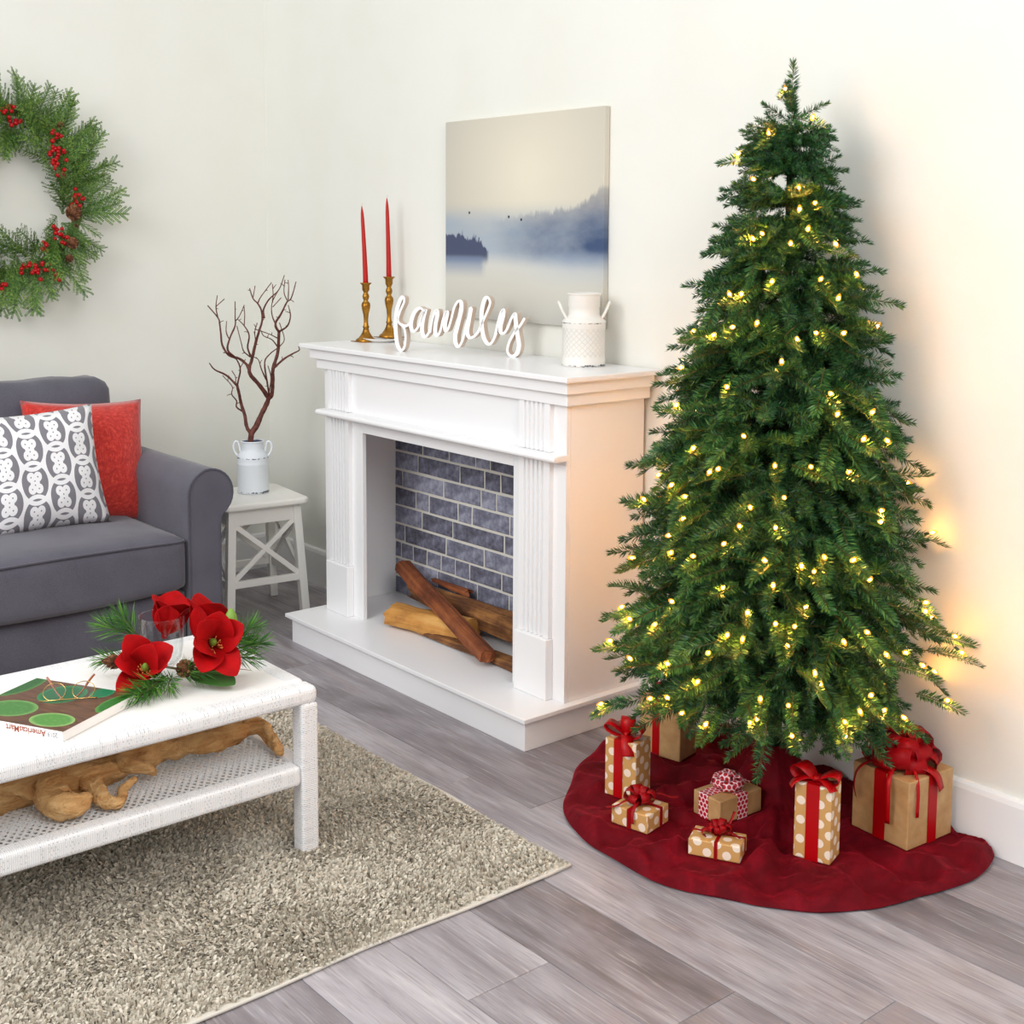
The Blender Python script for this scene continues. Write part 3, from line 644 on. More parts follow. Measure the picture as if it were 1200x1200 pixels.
half = [(-0.48, -0.42), (0.0, -0.46), (0.48, -0.42)] + [(0.5 * math.cos(a), -0.25 + 0.75 * math.sin(a)) for a in np.linspace(0.15, PI - 0.15, 9)]
log('firewood', (1.335, -0.262, 0.139), (1.66, -0.185, 0.146), 0.120, 0.072, 'log_tan', 'golden tan split log with a cut rounded end at left', 1, 0.1, (1.0, 0.95), poly=half, smooth=True)
log('firewood', (1.19, -0.085, 0.166), (2.06, -0.120, 0.182), 0.090, 0.085, 'log_brown', 'dark bark covered log with pale streak against the bricks', 2, 0.3, (0.7, 1.1), rag=1.5)
log('firewood', (1.52, -0.255, 0.117), (2.10, -0.235, 0.120), 0.07, 0.03, 'log_brown', 'flat rough bark slab lowest in the firewood pile', 3, 0.1, (0.6, 1.1), rag=2)
log('firewood', (1.30, -0.060, 0.215), (1.50, -0.075, 0.218), 0.035, 0.022, 'log_red', 'small curled wood splinter at the back of the pile', 4, 0.2, (0.6, 1.0), rag=1.5)
log('firewood', (1.165, -0.11, 0.252), (1.90, -0.305, 0.142), 0.060, 0.042, 'log_red', 'long reddish log lying diagonally on top of the others', 5, 0.15, (1.05, 0.95), poly=[(-0.5, -0.35), (0.0, -0.5), (0.5, -0.3), (0.45, 0.3), (0.1, 0.5), (-0.4, 0.42)])

# ------------------------------------------------------------------ canvas
q = Mat('misty_lake_print', srgb(215, 211, 198), 0.8)
u, _, v = q.xyz('Generated')
n1 = q.noise(q.vec(u * 5, v * 7, 0.3), 1.0, 5, 0.6); n2 = q.noise(q.vec(u * 34, v * 8, 1.7), 1.0, 4, 0.7); n3 = q.noise(q.vec(u * 3, v * 9, 4.2), 1.0, 4, 0.55)
rr = ((u - 0.55).pow(2.0) + (v - 0.72).pow(2.0)).sqrt()
sky = q.ramp(rr, [(0.05, srgb(224, 217, 197)), (0.45, srgb(204, 198, 183)), (0.8, srgb(180, 178, 168))])
water = q.ramp(v, [(0.0, srgb(182, 180, 173)), (0.16, srgb(200, 197, 186)), (0.32, srgb(208, 208, 202))])
base = q.mix(v.step(0.28, 0.44), water, sky)
# far blue mist band
mist = v.step(0.26, 0.36) * (1.0 - v.step(0.46, 0.60)) * (n3 * 0.6 + 0.35)
base = q.mix(mist.clamp(), base, srgb(138, 160, 184))
# right forest
top = (u - 0.33).max(0.0) * 0.13 + 0.505 + u.step(0.86, 1.0) * 0.065 + (n2 - 0.5) * 0.10
inh = (top - v).step(0.0, 0.03)
dens = u.step(0.26, 0.70) * (0.15 + n1 * 1.5) + u.step(0.70, 1.0) * 0.45
fade = v.step(0.25, 0.37)
base = q.mix((inh * dens * fade * (0.55 + (0.5 - v) * 1.6).max(0.0)).clamp(), base, srgb(58, 78, 114))
# reflection right
refl = (1.0 - v.step(0.30, 0.37)) * v.step(0.15, 0.36) * u.step(0.35, 0.95) * (0.3 + n1 * 0.6)
base = q.mix(refl.clamp(), base, srgb(134, 154, 180))
# left island
it = 0.425 - (u / 0.31).pow(4.0) * 0.09 + (n2 - 0.5) * 0.13
isl = (it - v).step(0.0, 0.012) * v.step(0.27, 0.325) * (0.31 - u).step(0.0, 0.025)
base = q.mix((isl * 0.92).clamp(), base, srgb(48, 58, 92))
ir = v.step(0.19 , 0.30) * (1.0 - v.step(0.30, 0.33)) * (0.30 - u + (n2 - 0.5) * 0.06).step(0.0, 0.06)
base = q.mix((ir * 0.75).clamp(), base, srgb(104, 124, 156))
for bu, bv in ((0.17, 0.535), (0.435, 0.512), (0.515, 0.498)):
    d = (((u - bu) * 1.0).pow(2.0) + ((v - bv) * 0.8).pow(2.0)).sqrt()
    base = q.mix(d.lt(0.0058), base, srgb(44, 50, 66))
q.color(base); q.bump(q.noise(q.coord(), 500, 2), 0.1, 0.001)
b = MB(); b.box(1.306, 2.103, -0.024, -0.002, 1.166, 1.841)
tag(b.build('canvas_painting', q.m, bevel=0.002), 'square canvas of a misty blue lake hanging above the mantel', 'painting')

# ------------------------------------------------------------------ candlesticks, candles, plate
MZ = 1.0606
b = MB(); b.lathe([(0.0, 0.004), (0.03, 0.002), (0.045, 0.0), (0.048, 0.003), (0.072, 0.012), (0.0735, 0.0145), (0.070, 0.0145), (0.046, 0.008), (0.0, 0.0078)], 40)
tag(b.build('plate', M['ceramic'], loc=(1.03, -0.105, MZ)), 'small white plate lying under the taller candlestick', 'plate')
def candlestick(loc, H, label, s=1.0):
    k = H / 0.215
    p = [(0, 0), (0.037, 0), (0.038, 0.004), (0.036, 0.009), (0.028, 0.014), (0.020, 0.024), (0.013, 0.036), (0.0095, 0.048), (0.0125, 0.054), (0.009, 0.060),
         (0.008, 0.075), (0.0095, 0.098), (0.0145, 0.118), (0.0165, 0.132), (0.0145, 0.142), (0.008, 0.149), (0.0085, 0.153), (0.0115, 0.159), (0.0125, 0.166), (0.0105, 0.173),
         (0.0075, 0.178), (0.010, 0.184), (0.0135, 0.190), (0.0135, 0.206), (0.021, 0.213), (0.022, 0.2155), (0.0105, 0.2150), (0.0102, 0.200), (0, 0.200)]
    t = tag(empty('candlestick', loc), label, 'candlestick', 'brass candlesticks')
    b = MB(); b.lathe([(r * s, z * k) for r, z in p], 24); b.build('stem', M['brass'], t)
    b = MB(); w = 0.041 * s; b.box(-w, w, -w, w, 0, 0.0025); b.build('foot', M['brass'], t, bevel=0.001)
    return t
candlestick((0.99, -0.150, MZ), 0.215, 'shorter brass candlestick at the left end of the mantel')
candlestick((1.03, -0.075, MZ + 0.0148), 0.222, 'brass candlestick standing on the white plate, behind the white word sign', 1.0)
def candle(loc, H, lean, label):
    t = tag(empty('taper_candle', loc), label, 'candle', 'red taper candles')
    b = MB(); n = 12
    pts = [(lean * (i / n) ** 1.5, 0.3 * lean * (i / n), H * i / n) for i in range(n + 1)]
    rad = [0.0100 - 0.0042 * (i / n) for i in range(n)] + [0.0016]
    rad[-2] = 0.0052
    b.tube(pts, rad, 14); b.build('wax_body', M['wax'], t)
    e = pts[-1]; b = MB(); b.tube([e, (e[0] + 0.001, e[1], e[2] + 0.006), (e[0] + 0.005, e[1] + 0.002, e[2] + 0.011)], 0.0009, 5); b.build('wick', M['wick'], t)
candle((0.99, -0.150, MZ + 0.2005), 0.292, -0.016, 'red taper candle in the shorter brass candlestick')
candle((1.03, -0.075, MZ + 0.0148 + 0.207), 0.300, -0.008, 'red taper candle in the brass candlestick behind the word sign')

# ------------------------------------------------------------------ word sign
def sign():
    A = Vector((1.397, -0.27, MZ)); B = Vector((1.771, -0.10, MZ)); ang = math.atan2(B.y - A.y, B.x - A.x)
    half, dep = 0.0052, 0.026
    b = MB(); lift = 0.0075
    for si, (k, pts) in enumerate(SIGN.items()):
        P = catmull([(s, 0, h + lift * 0 + 0.0) for s, h in pts], 6)
        rowsv = []
        off = 0.00015 * si
        for i, p in enumerate(P):
            t = (P[min(i + 1, len(P) - 1)] - P[max(i - 1, 0)]).normalized(); nn = Vector((t.z, 0, -t.x))
            w = half * (0.78 + (0.62 * abs(t.z) if t.z < 0 else 0.0))
            hi = p + nn * w; lo = p - nn * w
            for q_ in (hi, lo): q_.z = max(0.0, q_.z)
            rowsv.append([(hi.x, -dep / 2 - off, hi.z), (lo.x, -dep / 2 - off, lo.z), (lo.x, dep / 2 + off, lo.z), (hi.x, dep / 2 + off, hi.z)])
        vs = [p for r in rowsv for p in r]; fs = []; ms = []
        for i in range(len(rowsv) - 1):
            for j in range(4):
                fs.append((i * 4 + j, i * 4 + (j + 1) % 4, (i + 1) * 4 + (j + 1) % 4, (i + 1) * 4 + j)); ms.append(0 if j == 0 else 1)
        e = (len(rowsv) - 1) * 4
        fs += [(3, 2, 1, 0), (e, e + 1, e + 2, e + 3)]; ms += [1, 1]
        b.add(vs, fs); b.m[-len(fs):] = ms
        for end in (P[0], P[-1]):   # rounded stroke ends
            c = [(end.x + half * 0.85 * math.cos(a), max(0.0, end.z + half * 0.85 * math.sin(a))) for a in np.linspace(0, 2 * PI, 14, endpoint=False)]
            b.prism(c, 1, -dep / 2 - off - 0.0001, dep / 2 + off + 0.0001, 0)
            for q_ in range(14): b.m[-1 - q_] = 1
    o = b.build('word_sign', [M['signwhite'], M['signside']]); o.location = A; o.rotation_euler = (0, 0, ang)
    tag(o, 'white cursive wooden sign reading family on the mantel', 'sign')
sign()

# ------------------------------------------------------------------ milk cans
def handle_pts(style):
    if style == 'loop': return [(0.0, 0, 0.0), (0.012, 0, 0.018), (0.016, 0, 0.040), (0.009, 0, 0.056), (-0.001, 0, 0.055), (-0.006, 0, 0.040), (-0.010, 0, 0.016)]
    return [(0.0, -0.014, 0.0), (0.012, -0.015, 0.022), (0.021, -0.012, 0.043), (0.024, 0, 0.050), (0.021, 0.012, 0.043), (0.012, 0.015, 0.022), (0.0, 0.014, 0.0)]
def milk_can(loc, rz, prof, mat, label, hz, hr, style, rim):
    t = tag(empty('milk_can', loc, rz), label, 'milk can', 'enamel milk cans')
    b = MB(); b.lathe(prof, 48); b.build('body', [M[mat]], t)
    r0, z0 = rim
    b = MB(); b.lathe([(r0 + 0.003 * math.cos(a), z0 + 0.003 * math.sin(a)) for a in np.linspace(0, 2 * PI, 8, endpoint=False)], 40, close=True); b.build('rim', M[mat], t)
    b = MB(); b.lathe([(r0 - 0.002, z0), (r0 - 0.003, z0 - 0.05), (0.0, z0 - 0.052)], 32); b.build('inside', M['can_in'], t)
    for s in (0, PI):
        h = MB(); P = [Matrix.Rotation(s, 3, 'Z') @ (Vector(p) + Vector((hr, 0, hz))) for p in catmull(handle_pts(style), 5)]
        h.tube(P, 0.0042, 10); h.build('handle', M[mat], t)
    return t
ribs = []
for i in range(9):
    z = 0.028 + i * 0.010
    ribs += [(0.0590, z), (0.0590, z + 0.010)]
milk_can((0.534, -0.373, 0.4565), R(52), [(0, 0), (0.058, 0), (0.0605, 0.004), (0.0595, 0.012), (0.0590, 0.02), (0.0590, 0.110), (0.0605, 0.113), (0.0590, 0.117), (0.0590, 0.132), (0.0600, 0.138), (0.056, 0.146), (0.049, 0.158), (0.043, 0.164), (0.0415, 0.170), (0.0415, 0.196), (0.043, 0.200)],
         'can_blue', 'pale blue enamel milk can holding bare branches on the stool', 0.141, 0.0575, 'loop', (0.0425, 0.199))
milk_can((2.115, -0.112, MZ), R(50), [(0, 0), (0.064, 0), (0.0660, 0.004), (0.0650, 0.010), (0.0650, 0.128), (0.0665, 0.131), (0.0665, 0.135), (0.060, 0.141), (0.051, 0.147), (0.0470, 0.156), (0.0465, 0.176), (0.0485, 0.180), (0.0480, 0.214), (0.0490, 0.218)],
         'can_white', 'white enamel milk can with diamond relief at the right of the mantel', 0.142, 0.052, 'ear', (0.0485, 0.217))

# ------------------------------------------------------------------ bare branches
t = MB(); rg = random.Random(3)
tc = Vector((0.53, -0.37, 0))
view = Vector((0.617, -0.787, 0)); wob = {}
def depth_at(p): return fbm(p[0] * 5 + 9, p[1] * 5, p[2] * 6) * 0.10 * smooth01(0.60, 0.85, p[2])
for pts, r0, r1 in TWIGS:
    P = [Vector(p) + view * depth_at(p) for p in pts]
    P = catmull(P, 4); k = len(P) - 1
    t.tube(P, [max(0.0017, 1.18 * (r0 + (r1 - r0) * i / k)) for i in range(k + 1)], 7, jit=0.12)
    for i in range(3, k, 3):     # small spurs
        if rg.random() < 0.45 and r0 < 0.006:
            d = (P[i] - P[i - 1]).normalized(); s = d.cross(Vector((rg.uniform(-1, 1), rg.uniform(-1, 1), rg.uniform(-0.3, 0.3)))).normalized()
            e = P[i] + (d * 0.5 + s).normalized() * rg.uniform(0.008, 0.022)
            t.tube([P[i], (P[i] + e) / 2 + d * 0.002, e], [0.0017, 0.0015, 0.0011], 5)
tag(t.build('bare_branch', M['twig']), 'leafless reddish brown branch standing in the milk can on the stool', 'branch')

# ------------------------------------------------------------------ stool
st = tag(empty('wooden_stool', (0.565, -0.402, 0), R(-6.5)), 'ivory wooden stool with crossed side braces beside the sofa arm', 'stool')
b = MB(); b.prism(rrect(0.172, 0.172, 0.028), 2, 0.432, 0.456)
b.build('seat', M['stool'], st, bevel=0.008, seg=3)
LEG = {}
for sx in (-1, 1):
    for sy in (-1, 1):
        b = MB(); t0 = Vector((0.128 * sx, 0.128 * sy, 0.432)); t1 = Vector((0.156 * sx, 0.152 * sy, 0)); h = 0.0155
        vs = []
        for p in (t1, t0): vs += [(p.x - h, p.y - h, p.z), (p.x + h, p.y - h, p.z), (p.x + h, p.y + h, p.z), (p.x - h, p.y + h, p.z)]
        b.add(vs, [(0, 3, 2, 1), (4, 5, 6, 7), (0, 1, 5, 4), (1, 2, 6, 5), (2, 3, 7, 6), (3, 0, 4, 7)]); b.build('leg', M['stool'], st, bevel=0.002)
def leg_at(z, s): return 0.128 + (0.155 - 0.128) * (1 - z / 0.432)
def bar(name, p0, p1, w, d, axis_out):
    p0, p1 = Vector(p0), Vector(p1); t = (p1 - p0).normalized(); o = Vector(axis_out); s = t.cross(o).normalized()
    vs = []
    for p in (p0, p1): vs += [p + s * w / 2 + o * d / 2, p - s * w / 2 + o * d / 2, p - s * w / 2 - o * d / 2, p + s * w / 2 - o * d / 2]
    b = MB(); b.add(vs, [(0, 1, 2, 3), (7, 6, 5, 4), (0, 4, 5, 1), (1, 5, 6, 2), (2, 6, 7, 3), (3, 7, 4, 0)]); return b.build(name, M['stool'], st, bevel=0.0015)
for ax, sg in ((0, 1), (0, -1), (1, 1), (1, -1)):
    def P(along, z, extra=0.0):
        r_ = leg_at(z, 1)
        return (sg * (r_ + extra), along * (r_ - 0.012), z) if ax == 0 else (along * (r_ - 0.012), sg * (r_ + extra), z)
    out = (1, 0, 0) if ax == 0 else (0, 1, 0)
    bar('apron', P(-1, 0.401), P(1, 0.401), 0.060, 0.020, out)
    bar('stretcher', P(-1, 0.150), P(1, 0.150), 0.026, 0.018, out)
    if ax == 0 or True:
        bar('cross_brace', P(-0.98, 0.163), P(0.98, 0.372), 0.019, 0.013, out)
        bar('cross_brace', P(0.98, 0.163, 0.001), P(-0.98, 0.372, 0.001), 0.019, 0.013, out)

# ------------------------------------------------------------------ sofa
so = tag(empty('sofa', (0.55, -1.75, 0)), 'charcoal grey fabric sofa with rolled arms and piped cushions', 'sofa')
YR, YL = -0.87, -2.62           # inner faces of the two arms
b = MB(); rbox(b, 0.07, 0.985, YL, YR, 0.05, 0.255, 0.02, (6, 12, 4)); wb(b, 'base', M['sofa'], so)
for yy in (-0.80, -2.69):
    for xx in (0.16, 0.92):
        b = MB(); b.tube([(xx, yy, 0.0), (xx, yy, 0.05)], [0.018, 0.024], 12); wb(b, 'foot', M['twig'], so)
b = MB(); rbox(b, 0.05, 0.24, YL, YR, 0.255, 0.64, 0.04, (5, 12, 6)); wb(b, 'back_frame', M['sofa'], so)
def arm(side):
    inner = YR if side > 0 else YL
    s = side
    cy, cz, r = inner + s * 0.084, 0.577, 0.084
    prof = [(inner, 0.045), (inner, 0.30), (inner, 0.50)]
    prof += [(cy - s * r * math.cos(a), cz + r * math.sin(a)) for a in np.linspace(0, R(222), 18)]
    prof += [(inner + s * 0.124, 0.500), (inner + s * 0.119, 0.47), (inner + s * 0.119, 0.25), (inner + s * 0.121, 0.045)]
    rowsv = []
    for x in (0.06, 0.09, 0.3, 0.6, 0.90, 0.985, 1.0):
        k = 0.985 if x in (0.06, 1.0) else 1.0
        rowsv.append([(x, inner + (p[0] - inner) * (1 if k == 1 else 0.97) + (0 if k == 1 else s * 0.0018), p[1] if k == 1 else p[1] - 0.002) for p in prof])
    b = MB(); b.grid(rowsv, 0, True, True)
    n = len(prof)
    b.add([rowsv[-1][i] for i in range(n)], [tuple(range(n))] if s < 0 else [tuple(range(n - 1, -1, -1))])
    b.add([rowsv[0][i] for i in range(n)], [tuple(range(n))])
    a = wb(b, 'arm', M['sofa'], so)
    p = MB(); p.tube([(0.999, q_[0] - s * 0.003 * (1 if q_[0] * s > inner * s + 0.06 else -1), q_[1] - 0.002) for q_ in prof], 0.0045, 8)
    wb(p, 'piping', M['sofa_pipe'], so)
arm(1); arm(-1)
# back cushions
def backfn(seed):
    def fn(p, u):
        q_ = Vector(p); e = (1 - u.y ** 2) * (1 - u.z ** 2)
        q_.x += (0.05 if u.x > 0 else 0.0) * max(0, e) - 0.05 * (u.z + 1) * 0.5
        q_.z += 0.012 * fbm(p.y * 6 + seed, p.x * 6, 0) * (1 if u.z > 0 else 0) - 0.010 * max(0, u.z) * (1 - abs(u.y)) * 0.3
        q_.x += 0.008 * fbm(p.y * 9, p.z * 9, seed)
        return q_
    return fn
for k, (ya, yb) in enumerate(((-1.74, -0.852), (-2.62, -1.745))):
    b = MB(); rbox(b, 0.22, 0.42, ya, yb, 0.43, 0.925, 0.055, (6, 18, 12), backfn(k * 7.0)); wb(b, 'back_cushion', M['sofa'], so)
# seat cushions
def seatfn(seed):
    def fn(p, u):
        q_ = Vector(p)
        crown = max(0, 1 - u.x ** 2 * 0.75) * max(0, 1 - abs(u.y) ** 3)
        if u.z > 0: q_.z += 0.030 * crown * u.z
        if u.x > 0: q_.x += 0.018 * (1 - u.y ** 2) * u.x
        if u.z < 0 and u.x > 0.5: q_.z -= 0.012 * (1 - u.y ** 2) * u.x
        q_.z += 0.005 * fbm(p.x * 7 + seed, p.y * 7, 1.0) * (1 if u.z > 0.5 else 0.2)
        return q_
    return fn
for k, (ya, yb) in enumerate(((-1.74, -0.874), (-2.616, -1.745))):
    b = MB(); fn = seatfn(k * 5.0 + 1); rbox(b, 0.27, 1.005, ya, yb, 0.258, 0.440, 0.030, (16, 20, 8), fn); c = wb(b, 'seat_cushion', M['sofa'], so)
    # piping along the upper front edge and round the corner
    P = []
    for x, y in [(0.5, yb - 0.004), (0.8, yb - 0.004), (0.975, yb - 0.006), (0.996, yb - 0.022)] + [(1.004, yb + (ya - yb) * t) for t in np.linspace(0.06, 0.94, 14)] + [(0.996, ya + 0.022), (0.975, ya + 0.006), (0.6, ya + 0.004)]:
        v = 2 * (y - ya) / (yb - ya) - 1; uu = 2 * (x - 0.27) / 0.735 - 1
        P.append((x + 0.018 * (1 - v * v) * max(0, uu), y, 0.425 + 0.012 * (1 - v ** 2)))
    p = MB(); p.tube([Vector(q_) - c.parent.location for q_ in catmull(P, 3)], 0.0042, 6); p.build('piping', M['sofa_pipe'], c)

# ------------------------------------------------------------------ cushions on the sofa
def pillow(name, w, h, T, mat, loc, rot, label, pinch=0.07, n=22, uvoff=(0, 0)):
    b = MB(); vs = []; uv = []; idx = {}
    for side in (1, -1):
        for i in range(n + 1):
            for j in range(n + 1):
                u, v = -1 + 2 * i / n, -1 + 2 * j / n
                edge = i in (0, n) or j in (0, n)
                if edge and side == -1: idx[(side, i, j)] = idx[(1, i, j)]; continue
                x = w / 2 * u * (1 - pinch * (1 - v * v)); z = h / 2 * v * (1 - pinch * (1 - u * u))
                t = T / 2 * (max(0, 1 - abs(u) ** 2.6) ** 0.6) * (max(0, 1 - abs(v) ** 2.6) ** 0.6)
                t *= 1 + 0.10 * fbm(u * 2.2 + loc[1] * 9, v * 2.2, side * 3.0)
                idx[(side, i, j)] = len(vs); vs.append((x, -side * t, z)); uv.append((w / 2 * u + uvoff[0], h / 2 * v + uvoff[1]))
    fs = []
    for side in (1, -1):
        for i in range(n):
            for j in range(n):
                q_ = [idx[(side, i, j)], idx[(side, i + 1, j)], idx[(side, i + 1, j + 1)], idx[(side, i, j + 1)]]
                fs.append(tuple(q_) if side == 1 else tuple(q_[::-1]))
    b.add(vs, fs, 0, True)
    me = b.mesh(name, M[mat]); set_uv(me, uv)
    o = link(name, me); o.rotation_mode = 'XYZ'
    o.matrix_world = Matrix.Translation(loc) @ rot
    return tag(o, label, 'pillow')
# local -y is the face; turned to look along +x
pillow('throw_pillow', 0.445, 0.455, 0.17, 'redpillow', (0.515, -1.018, 0.640), Matrix.Rotation(R(92), 4, 'Z') @ Matrix.Rotation(R(-17), 4, 'X') @ Matrix.Rotation(R(4), 4, 'Y'), 'plain red chenille pillow leaning in the sofa corner by the arm')
pillow('throw_pillow', 0.46, 0.415, 0.17, 'lattice', (0.655, -1.255, 0.655), Matrix.Rotation(R(88), 4, 'Z') @ Matrix.Rotation(R(-17), 4, 'X') @ Matrix.Rotation(R(-2), 4, 'Y'), 'grey and white lattice print pillow in front of the red pillow', uvoff=(0.03, 0.05))

# ------------------------------------------------------------------ rug
RX0, RX1, RY0, RY1 = 0.95, 2.857, -2.55, -0.830
rug = tag(empty('shag_rug', (1.9, -1.7, 0)), 'greige shag rug under the white coffee table', 'rug')
def rug_edge(t, s):     # slight waviness of the border
    return 0.006 * math.sin(t * 5.1 + s) + 0.003 * math.sin(t * 13 + s * 2)
b = MB(); pts = []
N = 24
for i in range(N): t = i / N; pts.append((RX0 + (RX1 - RX0) * t, RY1 + rug_edge(t * 1.9, 1)))
for i in range(N): t = i / N; pts.append((RX1 + rug_edge(t * 1.7, 2) * (0 if i == 0 else 1), RY1 + (RY0 - RY1) * t))
for i in range(N): t = i / N; pts.append((RX1 + (RX0 - RX1) * t, RY0))
for i in range(N): t = i / N; pts.append((RX0, RY0 + (RY1 - RY0) * t))
b.prism(pts[::-1], 2, 0.0005, 0.007); wb(b, 'backing', M['binding'], rug)
b = MB(); b.tube([(x, y, 0.0052) for x, y in pts + [pts[0]]], 0.0036, 8); wb(b, 'binding', M['binding'], rug)
def make_pile():
    rs = np.random.default_rng(4); sp = 0.0115
    gx = np.arange(0.97, RX1 - 0.004, sp); gy = np.arange(-2.53, RY1 - 0.004, sp)
    X_, Y_ = np.meshgrid(gx, gy); X_ = X_.ravel(); Y_ = Y_.ravel()
    X_ = X_ + rs.uniform(-.45, .45, X_.size) * sp; Y_ = Y_ + rs.uniform(-.45, .45, Y_.size) * sp
    # lean field
    ph = np.array([fbm(x * 3.2, y * 3.2, 0.5, 2) for x, y in zip(X_, Y_)]) * 5.0 + 0.8
    amp = 0.55 + 0.45 * np.array([fbm(x * 7, y * 7, 3.5, 2) for x, y in zip(X_, Y_)])
    k = 8; n = X_.size * k
    cx = np.repeat(X_, k); cy = np.repeat(Y_, k); ph = np.repeat(ph, k); amp = np.repeat(amp, k)
    bx = cx + rs.normal(0, sp * 0.30, n); by = cy + rs.normal(0, sp * 0.30, n)
    bx = np.clip(bx, RX0 + 0.003, RX1 - 0.003); by = np.clip(by, RY0 + 0.003, RY1 - 0.003)
    L = rs.uniform(0.014, 0.025, n); edge = np.minimum(np.minimum(RX1 - bx, RY1 - by), 0.06) / 0.06
    L *= 0.45 + 0.55 * edge
    an = ph + rs.normal(0, 1.15, n); le = np.clip(amp * rs.uniform(0.2, 1.1, n), 0.1, 0.95)
    dx, dy = np.cos(an) * le, np.sin(an) * le
    up = np.sqrt(np.clip(1 - le ** 2, 0.08, 1))
    wa = rs.uniform(0, np.pi, n); w = rs.uniform(0.0022, 0.0036, n); wx, wy = np.cos(wa) * w, np.sin(wa) * w
    z0 = 0.006
    P0 = np.stack([bx, by, np.full(n, z0)], 1)
    P1 = np.stack([bx + dx * L * .40, by + dy * L * .40, z0 + up * L * .62], 1)
    cu = rs.uniform(0.5, 1.0, n)
    P2 = np.stack([bx + dx * L * (.75 + .35 * cu), by + dy * L * (.75 + .35 * cu), z0 + up * L * (1.05 - .35 * cu)], 1)
    P2[:, 2] = np.maximum(P2[:, 2], 0.009)
    lim = np.array([RX1 + 0.004, RY1 + 0.004])
    for P in (P1, P2): P[:, 0] = np.minimum(P[:, 0], lim[0]); P[:, 1] = np.minimum(P[:, 1], lim[1])
    W = np.stack([wx, wy, np.zeros(n)], 1)
    V = np.stack([P0 - W, P0 + W, P1 + W * 1.2, P1 - W * 1.2, P2 + W * .8, P2 - W * .8], 1).reshape(-1, 3)
    V -= np.array([1.9, -1.7, 0])
    i = np.arange(n)[:, None] * 6
    F4 = np.concatenate([i + np.array([0, 1, 2, 3]), i + np.array([3, 2, 4, 5])], 0)
    o = link('pile', quads_mesh('pile', V, F4, M['pile'], smooth=True), rug); o['kind'] = 'stuff'
make_pile()

# ------------------------------------------------------------------ coffee table
TX0, TX1, TY0, TY1 = 1.90, 2.44, -2.36, -1.245
tb = tag(empty('coffee_table', ((TX0 + TX1) / 2, (TY0 + TY1) / 2, 0)), 'white wicker wrapped coffee table with open cane shelf', 'table')
def tbox(name, mat, *a, bevel=0.006, parent=None):
    b = MB(); b.box(*a)
    return wb(b, name, M[mat], tb, bevel=bevel, seg=3)
lw = 0.045
for xa in (TX0, TX1 - lw):
    for ya in (TY0, TY1 - lw):
        tbox('leg', 'wick_z', xa, xa + lw, ya, ya + lw, 0.010, 0.3715, bevel=0.007)
fr = 0.058
tbox('top_rail', 'wick_y', TX1 - fr, TX1, TY0, TY1, 0.370, 0.411, bevel=0.013)
tbox('top_rail', 'wick_y', TX0, TX0 + fr, TY0, TY1, 0.370, 0.411, bevel=0.013)
tbox('top_rail', 'wick_x', TX0 + fr, TX1 - fr, TY1 - fr, TY1, 0.370, 0.411, bevel=0.013)
tbox('top_rail', 'wick_x', TX0 + fr, TX1 - fr, TY0, TY0 + fr, 0.370, 0.411, bevel=0.013)
tbox('tabletop', 'wick_top', TX0 + fr - 0.01, TX1 - fr + 0.01, TY0 + fr - 0.01, TY1 - fr + 0.01, 0.385, 0.4100, bevel=0)
sr = 0.050
tbox('shelf_rail', 'wick_y', TX1 - sr, TX1 - 0.002, TY0 + lw, TY1 - lw, 0.180, 0.227, bevel=0.010)
tbox('shelf_rail', 'wick_y', TX0 + 0.002, TX0 + sr, TY0 + lw, TY1 - lw, 0.180, 0.227, bevel=0.010)
tbox('shelf_rail', 'wick_x', TX0 + sr, TX1 - sr, TY1 - lw + 0.002, TY1 - 0.004, 0.190, 0.222, bevel=0.008)
tbox('shelf_rail', 'wick_x', TX0 + sr, TX1 - sr, TY0 + 0.004, TY0 + lw - 0.002, 0.190, 0.222, bevel=0.008)
def cane():
    b = MB(); x0, x1, y0, y1 = TX0 + sr - 0.006, TX1 - sr + 0.006, TY0 + lw - 0.006, TY1 - lw + 0.006; zc = 0.212; w = 0.0025
    def line(px, py, dx, dy, z, w):
        t0, t1 = -9, 9
        for p, d, lo, hi in ((px, dx, x0, x1), (py, dy, y0, y1)):
            if abs(d) < 1e-9:
                if not lo <= p <= hi: return
                continue
            a, c = (lo - p) / d, (hi - p) / d
            t0, t1 = max(t0, min(a, c)), min(t1, max(a, c))
        if t1 - t0 < 0.01: return
        A, B = Vector((px + dx * t0, py + dy * t0, z)), Vector((px + dx * t1, py + dy * t1, z)); s = Vector((-dy, dx, 0)) * w; h = Vector((0, 0, 0.0011))
        b.add([A - s - h, A + s - h, B + s - h, B - s - h, A - s + h, A + s + h, B + s + h, B - s + h], [(0, 3, 2, 1), (4, 5, 6, 7), (0, 1, 5, 4), (1, 2, 6, 5), (2, 3, 7, 6), (3, 0, 4, 7)])
    sp = 0.0150
    for a, z in ((R(58), zc), (R(-58), zc + 0.0016)):
        dx, dy = math.sin(a), math.cos(a); nx, ny = -dy, dx
        for i in range(-110, 111):
            line((x0 + x1) / 2 + nx * i * sp, (y0 + y1) / 2 + ny * i * sp, dx, dy, z, w)
    for i in range(0, 46):
        line(x0 + i * sp * 0.86, (y0 + y1) / 2, 0, 1, zc - 0.0018, 0.0013)
    o = wb(b, 'cane_shelf', M['cane'], tb); o['kind'] = 'stuff'
cane()

